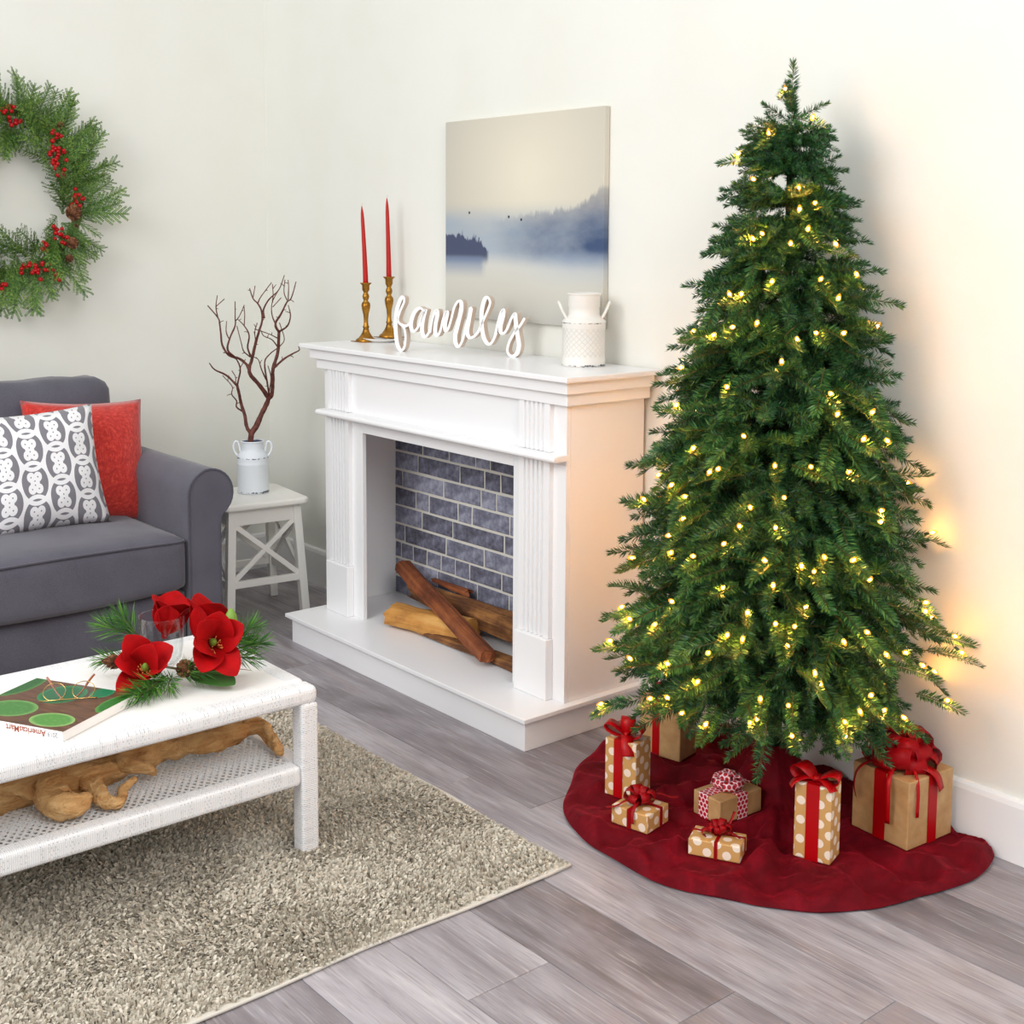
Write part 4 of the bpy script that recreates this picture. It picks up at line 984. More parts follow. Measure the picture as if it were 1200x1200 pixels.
# ------------------------------------------------------------------ driftwood
def gnarl(b, path, rad, seed, n=14, k=6, amp=0.28):
    P = catmull(path, k); m = len(P) - 1; rr_ = []; n = n + 6
    for i in range(m + 1):
        t = i / m * (len(rad) - 1); j = min(int(t), len(rad) - 2); rr_.append(rad[j] + (rad[j + 1] - rad[j]) * (t - j))
    s0 = len(b.v); b.tube(P, rr_, n)
    for i in range(m + 1):
        c = P[i]
        for j in range(n):
            v = Vector(b.v[s0 + i * n + j]); d = v - c; a = 2 * PI * j / n + i * 0.10
            f = 1 + amp * fbm(math.cos(a) * 1.6 + seed, math.sin(a) * 1.6, i * 0.16, 3) + amp * 0.5 * math.sin(3 * a + seed) + amp * 0.45 * fbm(math.cos(a) * 4 + seed, math.sin(a) * 4, i * 0.3, 3)
            b.v[s0 + i * n + j] = tuple(c + d * max(0.35, f))
b = MB()
gnarl(b, [(2.12, -2.28, 0.262), (2.16, -2.10, 0.265), (2.20, -1.90, 0.262), (2.236, -1.814, 0.262), (2.250, -1.746, 0.262), (2.240, -1.673, 0.258), (2.217, -1.592, 0.258), (2.212, -1.528, 0.258), (2.215, -1.476, 0.256), (2.227, -1.405, 0.256), (2.222, -1.336, 0.258), (2.195, -1.275, 0.262)], [0.034, 0.037, 0.040, 0.042, 0.038, 0.033, 0.029, 0.028, 0.027, 0.026, 0.026, 0.011], 1.0, 16, 8, 0.34)
gnarl(b, [(2.235, -1.80, 0.262), (2.285, -1.815, 0.256), (2.336, -1.815, 0.250), (2.349, -1.787, 0.246), (2.330, -1.750, 0.246)], [0.038, 0.036, 0.031, 0.026, 0.012], 3.0)
gnarl(b, [(2.25, -1.73, 0.262), (2.30, -1.728, 0.252), (2.350, -1.722, 0.238), (2.366, -1.701, 0.234), (2.350, -1.684, 0.236), (2.321, -1.668, 0.240), (2.298, -1.632, 0.244)], [0.030, 0.022, 0.014, 0.012, 0.011, 0.010, 0.007], 5.0, 12)
gnarl(b, [(2.215, -1.32, 0.262), (2.240, -1.283, 0.258), (2.282, -1.283, 0.246), (2.325, -1.290, 0.238), (2.350, -1.297, 0.235)], [0.024, 0.018, 0.014, 0.0125, 0.011], 7.0, 12)
gnarl(b, [(2.235, -1.66, 0.265), (2.275, -1.64, 0.272), (2.290, -1.605, 0.262), (2.278, -1.58, 0.240)], [0.022, 0.017, 0.014, 0.010], 9.0, 12)
gnarl(b, [(2.22, -1.42, 0.262), (2.20, -1.38, 0.275), (2.185, -1.345, 0.278)], [0.022, 0.018, 0.010], 11.0, 12)
tag(b.build('driftwood', M['drift']), 'twisted tan driftwood lying along the shelf of the coffee table', 'driftwood')

# ------------------------------------------------------------------ magazine and glasses
TT = 0.4112
mg = tag(empty('magazine', (2.222, -1.790, TT), R(29)), 'thick magazine with green plates on its cover, lying on the coffee table', 'magazine')
MW, MH, MT = 0.1375, 0.119, 0.0215
b = MB(); b.box(-MW + 0.001, MW - 0.001, -MH + 0.001, MH - 0.001, 0.0006, MT - 0.0006); b.build('pages', M['paper'], mg)
q = Mat('green_plates_cover', srgb(92, 60, 46), 0.28); x, y, z = q.xyz()
wd = q.noise(q.vec(x * 20, y * 110, 0.0), 1.0, 4); cc = q.ramp(wd, [(0.3, srgb(74, 46, 36)), (0.7, srgb(122, 84, 64))])
sp_ = q.noise(q.coord(), 130, 3)
for (ex, ey, rx, ry, ca, cb) in ((0.072, -0.074, 0.052, 0.036, srgb(84, 146, 66), srgb(150, 188, 112)), (-0.055, -0.052, 0.060, 0.045, srgb(70, 128, 60), srgb(120, 168, 92)), (-0.01, 0.055, 0.052, 0.055, srgb(16, 104, 60), srgb(50, 140, 84)),
                                 (0.135, 0.055, 0.030, 0.060, srgb(40, 110, 40), srgb(90, 150, 70)), (-0.14, 0.07, 0.042, 0.075, srgb(36, 96, 44), srgb(80, 138, 64)), (-0.105, -0.13, 0.05, 0.03, srgb(70, 128, 60), srgb(120, 168, 92)), (0.065, 0.095, 0.025, 0.03, srgb(10, 120, 80), srgb(40, 150, 100))):
    d = (((x - ex) / rx).pow(2.0) + ((y - ey) / ry).pow(2.0)).sqrt()
    pc = q.mix((d.step(0.75, 0.98) * 0.8 + sp_.step(0.5, 0.7) * 0.35).clamp(), ca, cb)
    cc = q.mix(d.lt(1.0), cc, pc)
q.color(cc)
b = MB(); b.box(-MW, MW, -MH, MH, MT - 0.0006, MT); b.build('cover', q.m, mg)
b = MB(); b.box(-MW, MW, -MH - 0.0006, -MH, 0, MT); b.build('spine', M['paper'], mg)
b = MB(); b.box(-MW, MW, -MH, MH, 0, 0.0006); b.build('back_cover', M['paper'], mg)
def text_part(name, s, size, mat, parent, loc, rot, width=None):
    cu = bpy.data.curves.new(name, 'FONT'); cu.body = s; cu.size = size; cu.align_x = 'LEFT'; cu.resolution_u = 3; cu.offset = size * 0.02
    tmp = bpy.data.objects.new(name, cu); COL.objects.link(tmp)
    bpy.context.view_layer.update()
    me = bpy.data.meshes.new_from_object(tmp.evaluated_get(bpy.context.evaluated_depsgraph_get())); me.name = name
    bpy.data.objects.remove(tmp); bpy.data.curves.remove(cu)
    xs = [v.co.x for v in me.vertices]; k = (width / (max(xs) - min(xs))) if width else 1
    for v in me.vertices: v.co.x *= k
    me.materials.clear(); me.materials.append(mat)
    o = link(name, me, parent, loc, rot); return o
# spine lettering is upside down as the magazine lies
up = (R(90), R(180), 0)
text_part('spine_lettering', 'AmericasMart', 0.0195, M['ink_brown'], mg, (MW - 0.043, -MH - 0.0009, 0.0175), up, 0.104)
text_part('spine_lettering', '2019', 0.0150, M['ink_grey'], mg, (MW - 0.012, -MH - 0.0009, 0.0165), up, 0.026)

gl = tag(empty('eyeglasses', (2.237, -1.753, TT + MT)), 'round gold rimmed eyeglasses with amber temples lying on the magazine', 'glasses')
A = Vector((-0.027, -0.054, 0.0)); Bv = Vector((0.027, 0.054, 0.0)); e = (Bv - A).normalized(); pz = Vector((-e.y, e.x, 0)); upz = (pz * 0.80 + Vector((0, 0, 0.60))).normalized()
b = MB(); b.tube([A + Vector((0, 0, 0.004)) + pz * 0.001, A * 0.3 + Vector((0, 0, 0.005)), Bv * 0.3 + Vector((0, 0, 0.005)), Bv + Vector((0, 0, 0.004)) + pz * 0.001], 0.0014, 8); b.build('brow_bar', M['gold'], gl)
for s in (-1, 1):
    c = e * 0.0305 * s + upz * 0.0235 + Vector((0, 0, 0.003)); r_ = 0.0235
    ring = [c + e * r_ * math.cos(a) + upz * r_ * 0.96 * math.sin(a) for a in np.linspace(0, 2 * PI, 33)]
    b = MB(); b.tube(ring, 0.0009, 6, caps=False); b.build('rim', M['gold'], gl)
    nl = e.cross(upz).normalized()
    b = MB(); f0 = [p + nl * 0.0006 for p in ring[:-1]]; f1 = [p - nl * 0.0006 for p in ring[:-1]]
    k = len(f0); b.add(f0 + f1, [tuple(range(k)), tuple(range(2 * k - 1, k - 1, -1))] + [(i, k + i, k + (i + 1) % k, (i + 1) % k) for i in range(k)]); b.build('lens', M['glass'], gl)
    hpt = e * (0.012 * s) + pz * 0.004 + Vector((0, 0, 0.004)); tip = e * (0.050 * s) + pz * 0.062 + Vector((0, 0, 0.036))
    b = MB(); b.tube(catmull([hpt, hpt * 0.6 + tip * 0.4 + Vector((0, 0, -0.004)), hpt * 0.25 + tip * 0.75, tip], 5), [0.0016] * 8 + [0.0026] * 8, 8); b.build('temple', M['amber'], gl)

# ------------------------------------------------------------------ plant pieces
def frame_from(d, roll=0.0):
    """matrix whose +X is d"""
    d = Vector(d).normalized(); up = Vector((0, 0, 1)) if abs(d.z) < 0.95 else Vector((0, 1, 0))
    y = up.cross(d).normalized(); z = d.cross(y)
    m = Matrix((d, y, z)).transposed()
    return m @ Matrix.Rotation(roll, 3, 'X')
def needles(rs, n, L, nl, w, spread=55, tipspread=24, flat=0.55, t0=0.04, curve=0.0):
    """n diamond needles round an axis +X of length L -> V (n*4,3)"""
    t = rs.uniform(t0, 1.0, n); ph = rs.uniform(0, 2 * np.pi, n)
    ry, rz = np.cos(ph), np.sin(ph) * flat
    nr = np.sqrt(ry ** 2 + rz ** 2); ry /= nr; rz /= nr
    sp = np.radians(spread + (tipspread - spread) * np.clip((t - 0.72) / 0.28, 0, 1) + rs.normal(0, 6, n))
    l = nl * rs.uniform(0.8, 1.1, n) * (1 - 0.30 * np.clip((t - 0.7) / 0.3, 0, 1)) * (0.55 + 0.45 * np.clip(t / 0.15, 0, 1))
    D = np.stack([np.cos(sp), np.sin(sp) * ry, np.sin(sp) * rz], 1)
    B = np.stack([t * L, 0 * t, -curve * (t ** 2) * L], 1)
    S = np.cross(D, rs.normal(0, 1, (n, 3))); S /= np.linalg.norm(S, axis=1)[:, None]
    tip = B + D * l[:, None]; mid = B + D * (l * 0.45)[:, None]
    return np.stack([B, mid + S * w / 2, tip, mid - S * w / 2], 1).reshape(-1, 3)
def stem_quads(L, r, curve=0.0, seg=4):
    V = []; F_ = []
    for i in range(seg + 1):
        t = i / seg; rr_ = r * (1 - 0.6 * t)
        for j in range(3):
            a = 2 * PI * j / 3; V.append((t * L, rr_ * math.cos(a), rr_ * math.sin(a) - curve * t * t * L))
    for i in range(seg):
        for j in range(3): F_.append((i * 3 + j, i * 3 + (j + 1) % 3, (i + 1) * 3 + (j + 1) % 3, (i + 1) * 3 + j))
    return np.array(V), np.array(F_)
def sprig_arrays(seed, L, n, nl, w, curve, **kw):
    rs = np.random.default_rng(seed)
    V = needles(rs, n, L, nl, w, curve=curve, **kw); F_ = np.arange(n * 4).reshape(n, 4)
    sv, sf = stem_quads(L, 0.0016, curve)
    return np.concatenate([V, sv]), np.concatenate([F_, sf + len(V)]), np.concatenate([np.zeros(n, int), np.ones(len(sf), int)])

def pine_cone(name, parent, loc, axis, H, Rm, mesh=[None]):
    if mesh[0] is None:
        b = MB(); b.lathe([(0, 0), (0.5, 0.1), (0.62, 0.35), (0.45, 0.75), (0.05, 0.98)], 10)
        n = 54
        for i in range(n):
            t = (i + 0.5) / n; z = 0.06 + 0.9 * t; r_ = math.sin(PI * min(1, 0.18 + t * 0.86)) * 0.86 + 0.1; a = i * 2.39996
            o = Vector((math.cos(a), math.sin(a), 0)); s = Vector((-o.y, o.x, 0)); tilt = 0.10 + 0.30 * t
            ww = 0.26 * (1 - 0.45 * t); p = o * r_ + Vector((0, 0, z)); q0 = o * r_ * 0.45 + Vector((0, 0, z - 0.06)); up_ = Vector((0, 0, 0.05))
            tip = p + o * 0.10 + Vector((0, 0, tilt * 0.35))
            b.add([q0 - s * ww * 0.5, q0 + s * ww * 0.5, p + s * ww + up_, tip + up_ * 0.6, p - s * ww + up_, q0 - s * ww * 0.5 - up_ * 1.2, q0 + s * ww * 0.5 - up_ * 1.2, p + s * ww - up_, tip - up_ * 0.6, p - s * ww - up_],
                  [(0, 1, 2, 4), (4, 2, 3), (5, 9, 7, 6), (9, 8, 7), (1, 6, 7, 2), (2, 7, 8, 3), (3, 8, 9, 4), (4, 9, 5, 0)])
        mesh[0] = b.mesh('pine_cone', M['cone'])
    o = link(name, mesh[0], parent); q_ = Vector(axis).to_track_quat('Z', 'Y')
    o.rotation_mode = 'QUATERNION'; o.rotation_quaternion = q_; o.location = loc; o.scale = (Rm, Rm, H)
    return o

# ------------------------------------------------------------------ centrepiece
cp = tag(empty('floral_centerpiece', (2.19, -1.49, TT)), 'red magnolia and pine centerpiece with clear glass candle holder on the coffee table', 'centerpiece')
CO = cp.location.copy()
# glass holder
b = MB(); ro, th = 0.050, 0.0022
prof = [(0.0, 0.0), (0.046, 0.0), (0.046, 0.006), (0.020, 0.012), (0.016, 0.022), (0.030, 0.032), (0.043, 0.048), (0.0475, 0.075), (0.0500, 0.110), (0.0530, 0.150), (0.0538, 0.1508), (0.0530 - th, 0.150), (0.0500 - th, 0.110), (0.0475 - th, 0.075), (0.041, 0.050), (0.028, 0.036), (0.0, 0.030)]
b.lathe(prof, 48); b.build('glass_holder', M['glass'], cp, Vector((2.165, -1.500, TT)) - CO)
def petal_pts(L, W, cup, curl, n=9, m=7):
    rows_ = []
    for i in range(n + 1):
        t = i / n; w = W * (math.sin(PI * (0.10 + 0.86 * t) ** 0.9) ** 0.75) if 0 < t < 1 else W * (0.30 if t == 0 else 0.05)
        row = []
        for j in range(m + 1):
            s = -1 + 2 * j / m
            z = cup * (1 - (1 - t) ** 2) * L * 0.5 + curl * L * max(0, t - 0.55) ** 2 + cup * 0.55 * W * s * s * math.sin(PI * min(1, t + 0.1))
            row.append((L * t * (1 - 0.15 * cup * t), w * s, z))
        rows_.append(row)
    return rows_
def petal(name, parent, loc, d, roll, L, W, cup=0.5, curl=-0.3, mat='petal'):
    b = MB(); b.grid(petal_pts(L, W, cup, curl)); o = b.build(name, M[mat], parent, solid=0.0014, subd=1)
    m = frame_from(d, roll).to_4x4(); m.translation = loc; o.matrix_local = m
    return o
def flower(loc, axis, size, specs, seed, center=True):
    """axis = direction the bloom faces; specs = list of (azimuth, opening angle, length, width)"""
    f = link('magnolia_bloom', None, cp) if False else None
    rg = random.Random(seed); loc = Vector(loc) - CO
    ax = Vector(axis).normalized(); fm = frame_from(ax)
    b = MB(); b.lathe([(0, -0.012), (0.007, -0.008), (0.009, 0.0), (0.006, 0.006), (0, 0.008)], 12)
    core = b.build('magnolia_bloom', M['petal'], cp); m = (fm @ Matrix.Rotation(PI / 2, 3, 'Y')).to_4x4(); m.translation = loc; core.matrix_local = m
    inv = m.inverted()
    for az, op, L, W in specs:
        side = fm @ Vector((0, math.cos(R(az)), math.sin(R(az))))
        d = (ax * math.cos(R(op)) + side * math.sin(R(op))).normalized()
        # petal's concave side looks to the axis
        y = ax.cross(side).normalized(); z = d.cross(y).normalized()
        if z.dot(ax - d * ax.dot(d)) < 0: z = -z; y = -y
        y = z.cross(d)
        pm = Matrix((d, y, z)).transposed().to_4x4(); pm.translation = loc + side * 0.006
        bb = MB(); bb.grid(petal_pts(L * size, W * size, 0.55 + rg.uniform(-.1, .1), -0.35)); p = bb.build('petal', M['petal'], core, solid=0.0014, subd=1)
        p.matrix_local = inv @ pm
    if center:
        b = MB(); b.lathe([(0.004, 0), (0.0085, 0.010), (0.0095, 0.020), (0.006, 0.032), (0, 0.038)], 12); c = b.build('seed_cone', M['budgreen'], core)
        c.matrix_local = inv @ (Matrix.Translation(loc + ax * 0.006) @ (fm @ Matrix.Rotation(PI / 2, 3, 'Y')).to_4x4())
        b = MB()
        for i in range(44):
            a = rg.uniform(0, 2 * PI); o = rg.uniform(12, 50); l = rg.uniform(0.022, 0.036)
            side = fm @ Vector((0, math.cos(a), math.sin(a))); d = ax * math.cos(R(o)) + side * math.sin(R(o))
            b.tube([loc + side * 0.005, loc + side * 0.006 + d * l * 0.6, loc + side * 0.004 + d * l], [0.0013, 0.0011, 0.0018], 4)
        s = b.build('stamens', M['stamen'], core); s.matrix_local = inv
    return core
cam_dir = Vector((0.86, -0.40, 0.30))
# left bloom, opens up-left towards the camera
flower((2.200, -1.560, 0.446), (0.66, -0.22, 0.70), 1.12, [(125, 52, 0.095, 0.036), (178, 60, 0.085, 0.034), (50, 22, 0.100, 0.034), (15, 46, 0.092, 0.036), (222, 78, 0.090, 0.026), (262, 50, 0.060, 0.028), (330, 46, 0.078, 0.034)], 1)
flower((2.268, -1.425, 0.502), (0.80, -0.30, 0.45), 1.18, [(75, 50, 0.088, 0.037), (135, 40, 0.094, 0.037), (20, 55, 0.084, 0.034), (-62, 72, 0.092, 0.032), (195, 42, 0.09, 0.034), (245, 68, 0.080, 0.032)], 2)
flower((2.115, -1.470, 0.497), (0.1, 0.25, 0.95), 1.25, [(0, 35, 0.085, 0.036), (70, 40, 0.088, 0.034), (150, 35, 0.090, 0.036), (220, 45, 0.082, 0.034), (290, 38, 0.080, 0.034)], 3, False)
flower((2.185, -1.418, 0.492), (0.0, 0.40, 0.90), 1.25, [(10, 38, 0.095, 0.038), (90, 45, 0.088, 0.036), (170, 40, 0.095, 0.036), (250, 45, 0.082, 0.034)], 4, False)
# long needle pine sprigs
def pine_spray(loc, d, L, seed, n=70, nl=0.062):
    rs = np.random.default_rng(seed)
    V = needles(rs, n, L, nl, 0.0024, spread=42, tipspread=20, flat=0.9); F_ = np.arange(n * 4).reshape(n, 4)
    sv, sf = stem_quads(L, 0.0022)
    m_ = frame_from(d).to_4x4(); m_.translation = Vector(loc) - CO; A_ = np.array(m_)
    V = np.concatenate([V, sv]) @ A_[:3, :3].T + A_[:3, 3]; V[:, 2] = np.maximum(V[:, 2], 0.0012); nv = n * 4
    o = link('pine_sprig', quads_mesh('pine_sprig', V, np.concatenate([F_, sf + nv]), [M['pine'], M['stem']], np.concatenate([np.zeros(n, int), np.ones(len(sf), int)])), cp)
for k, (loc, d, L, n, nl) in enumerate([
        ((2.235, -1.520, 0.440), (0.55, -0.80, -0.06), 0.12, 80, 0.058), ((2.245, -1.515, 0.440), (0.50, -0.35, -0.06), 0.055, 60, 0.050), ((2.235, -1.49, 0.445), (0.70, 0.55, 0.0), 0.065, 70, 0.052),
        ((2.24, -1.53, 0.44), (0.42, -0.90, -0.06), 0.12, 80, 0.058), ((2.245, -1.50, 0.445), (0.6, 0.1, 0.25), 0.04, 40, 0.045),
        ((2.105, -1.535, 0.500), (-0.35, -0.80, 0.42), 0.085, 80, 0.060), ((2.105, -1.53, 0.500), (-0.30, -0.50, 0.75), 0.07, 70, 0.055), ((2.10, -1.555, 0.455), (-0.2, -0.95, 0.05), 0.07, 50, 0.045),
        ((2.265, -1.385, 0.490), (0.15, 0.85, 0.48), 0.07, 80, 0.058), ((2.27, -1.38, 0.48), (0.30, 0.92, 0.12), 0.075, 80, 0.055), ((2.27, -1.385, 0.47), (0.45, 0.85, -0.25), 0.06, 50, 0.05)]):
    pine_spray(loc, d, L, 50 + k, int(n * 1.6), nl * 1.12)
# leaves
def big_leaf(loc, d, roll, L, W, mat='magleaf', cup=0.12, curl=0.0):
    b = MB(); b.grid(petal_pts(L, W, cup, curl)); o = b.build('magnolia_leaf', [M[mat]], cp, solid=0.0012, subd=1)
    m = frame_from(d, roll).to_4x4(); m.translation = Vector(loc) - CO; o.matrix_local = m
big_leaf((2.235, -1.455, 0.434), (0.80, 0.28, -0.10), 0.15, 0.13, 0.040)
big_leaf((2.245, -1.42, 0.437), (0.55, 0.62, -0.08), -0.35, 0.10, 0.026, 'leafback')
big_leaf((2.21, -1.57, 0.430), (0.45, -0.60, -0.10), 0.1, 0.10, 0.032)
big_leaf((2.20, -1.55, 0.428), (0.75, -0.60, -0.12), 0.0, 0.10, 0.034)
b = MB(); b.lathe([(0, 0), (0.010, 0.012), (0.016, 0.03), (0.012, 0.05), (0.004, 0.062), (0, 0.064)], 12); o = b.build('bud', M['budgreen'], cp, Vector((2.268, -1.375, 0.515)) - CO)
b = MB(); b.tube([(0.08, 0.10, 0.10), (0.05, 0.06, 0.05), (0.0, 0.02, 0.02), (-0.05, -0.03, 0.03), (-0.08, -0.05, 0.06)], 0.003, 6); b.build('wire_stem', M['stem'], cp)
pine_cone('pine_cone', cp, Vector((2.262, -1.490, 0.446)) - CO, (0.55, -0.30, 0.75), 0.044, 0.0205)
pine_cone('pine_cone', cp, Vector((2.125, -1.585, 0.455)) - CO, (0.05, -0.80, 0.25), 0.046, 0.017)

# ------------------------------------------------------------------ wreath
WC = Vector((0.055, -1.135, 1.600))
wr = tag(empty('wreath', WC), 'green cedar wreath with red berries and pine cones on the left wall', 'wreath')
b = MB(); b.tube([(0, 0.30 * math.cos(a), 0.30 * math.sin(a)) for a in np.linspace(0, 2 * PI, 41)], 0.016, 8, caps=False, jit=0.2); b.build('vine_ring', M['twig'], wr)
def cedar_mesh(seed, L):
    rs = random.Random(seed); V = []; F_ = []
    def leafq(p, d, l, w):
        s = d.cross(Vector((rs.uniform(-.5, .5), rs.uniform(-.5, .5), 1))).normalized() * w; b0 = len(V)
        V.extend([tuple(p), tuple(p + d * l * 0.45 + s), tuple(p + d * l), tuple(p + d * l * 0.45 - s)]); F_.append((b0, b0 + 1, b0 + 2, b0 + 3))
    def twig(p, d, l, lv):
        n = max(4, int(l / 0.0040))
        for i in range(n):
            t = i / n; c = p + d * l * t + Vector((0, 0, 0.004 * math.sin(t * 3)))
            for sd in (-1, 1):
                s = Vector((-d.y, d.x, 0)).normalized() * sd
                leafq(c, (d + s * 0.75 + Vector((0, 0, rs.uniform(-.3, .4)))).normalized(), 0.0085 * (1 - 0.3 * t), 0.0018)
            if lv and i % 2 == 0 and t < 0.9:
                sd = 1 if (i // 2) % 2 else -1; s = Vector((-d.y, d.x, 0)).normalized() * sd
                twig(c, (d * 0.75 + s * 0.62 + Vector((0, 0, rs.uniform(-.15, .15)))).normalized(), (0.058 if lv == 2 else 0.02) * (1 - 0.55 * t) * rs.uniform(0.5, 1.35), 0 if lv == 1 else 0)
    twig(Vector((0, 0, 0)), Vector((1, 0, 0)), L, 2)
    return quads_mesh('cedar_sprig', np.array(V), np.array(F_), M['cedar'])
CED = [cedar_mesh(k, 0.15 + 0.012 * k) for k in range(4)]
rg = random.Random(21)
for i in range(190):
    a = 2 * PI * (i + rg.uniform(-.4, .4)) / 190; layer = i % 3
    rad0 = (0.235, 0.29, 0.255)[layer] + rg.uniform(-.02, .02); outw = (0.20, 1.0, 0.75)[layer]
    if layer == 0 and rg.random() < 0.55: outw = -0.35
    er = Vector((0, math.cos(a), math.sin(a))); et = Vector((0, -math.sin(a), math.cos(a)))
    # the sprigs sweep away from the lower left
    sw = 0.75 if -PI / 2 < ((a + PI) % (2 * PI) - PI) < PI * 0.62 else -0.7
    if ((a + PI) % (2 * PI) - PI) < -0.35 and ((a + PI) % (2 * PI) - PI) > -PI * 0.6: sw = -0.75
    d = er * outw + et * sw * rg.uniform(0.1, 1.3) + Vector((rg.uniform(0.05, 0.6), 0, 0))
    o = link('cedar_sprig', CED[i % 4], wr); x_ = d.normalized(); z_ = Vector((1, 0, 0)) + er * rg.uniform(-.6, .6) + et * rg.uniform(-.6, .6); y_ = z_.cross(x_).normalized(); z_ = x_.cross(y_)
    m = Matrix((x_, y_, z_)).transposed().to_4x4(); m.translation = er * rad0 + Vector((rg.uniform(0.0, 0.045), 0, 0)); s = rg.uniform(0.72, 1.22); o.matrix_local = m @ Matrix.Scale(s, 4)
def berries(y, z, k, seed):
    rg = random.Random(seed); b = MB()
    for i in range(k):
        p = Vector((rg.uniform(0.055, 0.080), rg.uniform(-.020, .020), rg.uniform(-.020, .020))); r_ = rg.uniform(0.0072, 0.0092)
        b.lathe([(r_ * math.sin(t), -r_ * math.cos(t)) for t in np.linspace(0.0, PI, 7)], 10, p)
    b.build('berry_cluster', M['berry'], wr, Vector((0, y - WC.y, z - WC.z)))
BER = [(-1.111, 1.893), (-1.082, 1.842), (-1.13, 1.885), (-0.935, 1.81), (-0.943, 1.753), (-0.92, 1.741), (-0.951, 1.708), (-0.929, 1.683), (-0.856, 1.596), (-0.867, 1.557), (-0.942, 1.46), (-0.93, 1.428), (-0.992, 1.402), (-1.068, 1.317), (-1.036, 1.323), (-0.988, 1.323), (-0.947, 1.284), (-1.031, 1.295), (-1.154, 1.246)]
BER += [(2 * WC.y - y, z + 0.01) for y, z in BER[3:14:2]]
for i, (y, z) in enumerate(BER): berries(y - 0.01, z, 6, i)
for (y, z, s) in ((-0.891, 1.525, 1.0), (-0.895, 1.412, 0.75), (-0.906, 1.354, 0.5), (-0.924, 1.848, 0.45), (-0.923, 1.665, 0.42), (-1.40, 1.52, 1.0), (-1.36, 1.74, 0.8)):
    pine_cone('pine_cone', wr, Vector((0.066, y - 0.01 - WC.y, z - WC.z)), (0.9, 0.15, 0.1), 0.052 * s, 0.030 * s)

# ------------------------------------------------------------------ christmas tree
TC = Vector((2.94, -0.20, 0.0))
tr = tag(empty('christmas_tree', TC), 'green artificial christmas tree with warm white lights beside the fireplace', 'christmas tree')
b = MB(); b.tube([(0, 0, 0.004), (0, 0, 0.8), (0, 0, 1.70)], [0.018, 0.015, 0.008], 10); b.build('trunk', M['trunk'], tr)
ZT_ = [0.2, 0.34, 0.5, 0.72, 0.935, 1.155, 1.37, 1.59, 1.75, 1.9]; RT_ = [0.36, 0.405, 0.412, 0.385, 0.345, 0.29, 0.215, 0.135, 0.065, 0.02]
def Rz(z): return float(np.interp(z, ZT_, RT_))
SPR = []
for k in range(10):
    L = (0.115, 0.13, 0.145, 0.16, 0.135)[k % 5]
    SPR.append((L,) + sprig_arrays(100 + k, L, int(230 * L / 0.14), 0.0270, 0.0028, (0.05, 0.16, 0.28)[k % 3], spread=60, tipspread=28, flat=0.48))
def np_mat(m): return np.array(m)
def make_branch(base, d0, length, droop, seed, sub=7, tipup=0.15, sc=1.0):
    """returns arrays: one woody arm with side sprigs"""
    rg = random.Random(seed); V = []; F_ = []; MI = []; off = 0
    base = Vector(base); d0 = Vector(d0).normalized()
    n = 6; P = [base]
    d = d0.copy()
    for i in range(n):
        d = (d + Vector((0, 0, -droop / n + (tipup / n if i > 3 else 0)))).normalized(); P.append(P[-1] + d * length / n)
        if P[-1].z < 0.315: P[-1].z = 0.315
    side = d0.cross(Vector((0, 0, 1))).normalized()
    def clampwall(p):
        return p
    for i in range(n):      # arm
        a, c = P[i], P[i + 1]; r_ = 0.0042 * (1 - 0.6 * i / n)
        t = (c - a).normalized(); s = t.cross(Vector((0.1, 0.2, 1))).normalized(); u_ = s.cross(t)
        q_ = []
        for pp in (a, c):
            for j in range(3):
                an = 2 * PI * j / 3; q_.append(tuple(pp + s * math.cos(an) * r_ + u_ * math.sin(an) * r_))
        V.append(np.array(q_)); F_.append(np.array([(j, (j + 1) % 3, 3 + (j + 1) % 3, 3 + j) for j in range(3)]) + off); MI.append(np.ones(3, int)); off += 6
    def put(p, dd, k, s=1.0):
        nonlocal off
        L, v, f, m = SPR[k]
        s *= sc
        if p.z + dd.z * L * s < 0.300:
            dd = Vector((dd.x, dd.y, max(dd.z, (0.300 - p.z) / (L * s)))).normalized()
        # keep clear of the wall
        tip = TC + p + dd * L * s
        if tip.y > -0.03:
            dd = Vector((dd.x, min(dd.y, (-0.03 - TC.y - p.y) / (L * s)), dd.z)); 
            if dd.length < 0.3: return
            dd.normalize()
        if (TC + p).y > -0.03: return
        R_ = np.array(frame_from(dd, rg.uniform(-1.1, 1.1)))
        vv = (v * s) @ R_.T + np.array(p)
        vv[:, 1] = np.minimum(vv[:, 1], -0.012 - TC.y)
        V.append(vv); F_.append(f + off); MI.append(m); off += len(v)
    put(P[-1] - d * 0.03, d, rg.choice((2, 3, 7, 8)), rg.uniform(0.9, 1.1))
    for i in range(sub):
        t = 0.22 + 0.76 * (i + rg.uniform(0, 0.6)) / sub; k = min(n - 1, int(t * n)); p = P[k].lerp(P[k + 1], t * n - k); dl = (P[k + 1] - P[k]).normalized()
        sd = 1 if i % 2 else -1; an = R(rg.uniform(32, 62))
        dd = dl * math.cos(an) + (side * sd + Vector((0, 0, rg.uniform(-0.7, 0.5)))).normalized() * math.sin(an)
        put(p, dd.normalized(), rg.randrange(10), rg.uniform(0.78, 1.05))
    return np.concatenate(V), np.concatenate(F_), np.concatenate(MI)
rg = random.Random(17); nb = 0
z = 0.37; lev = 0
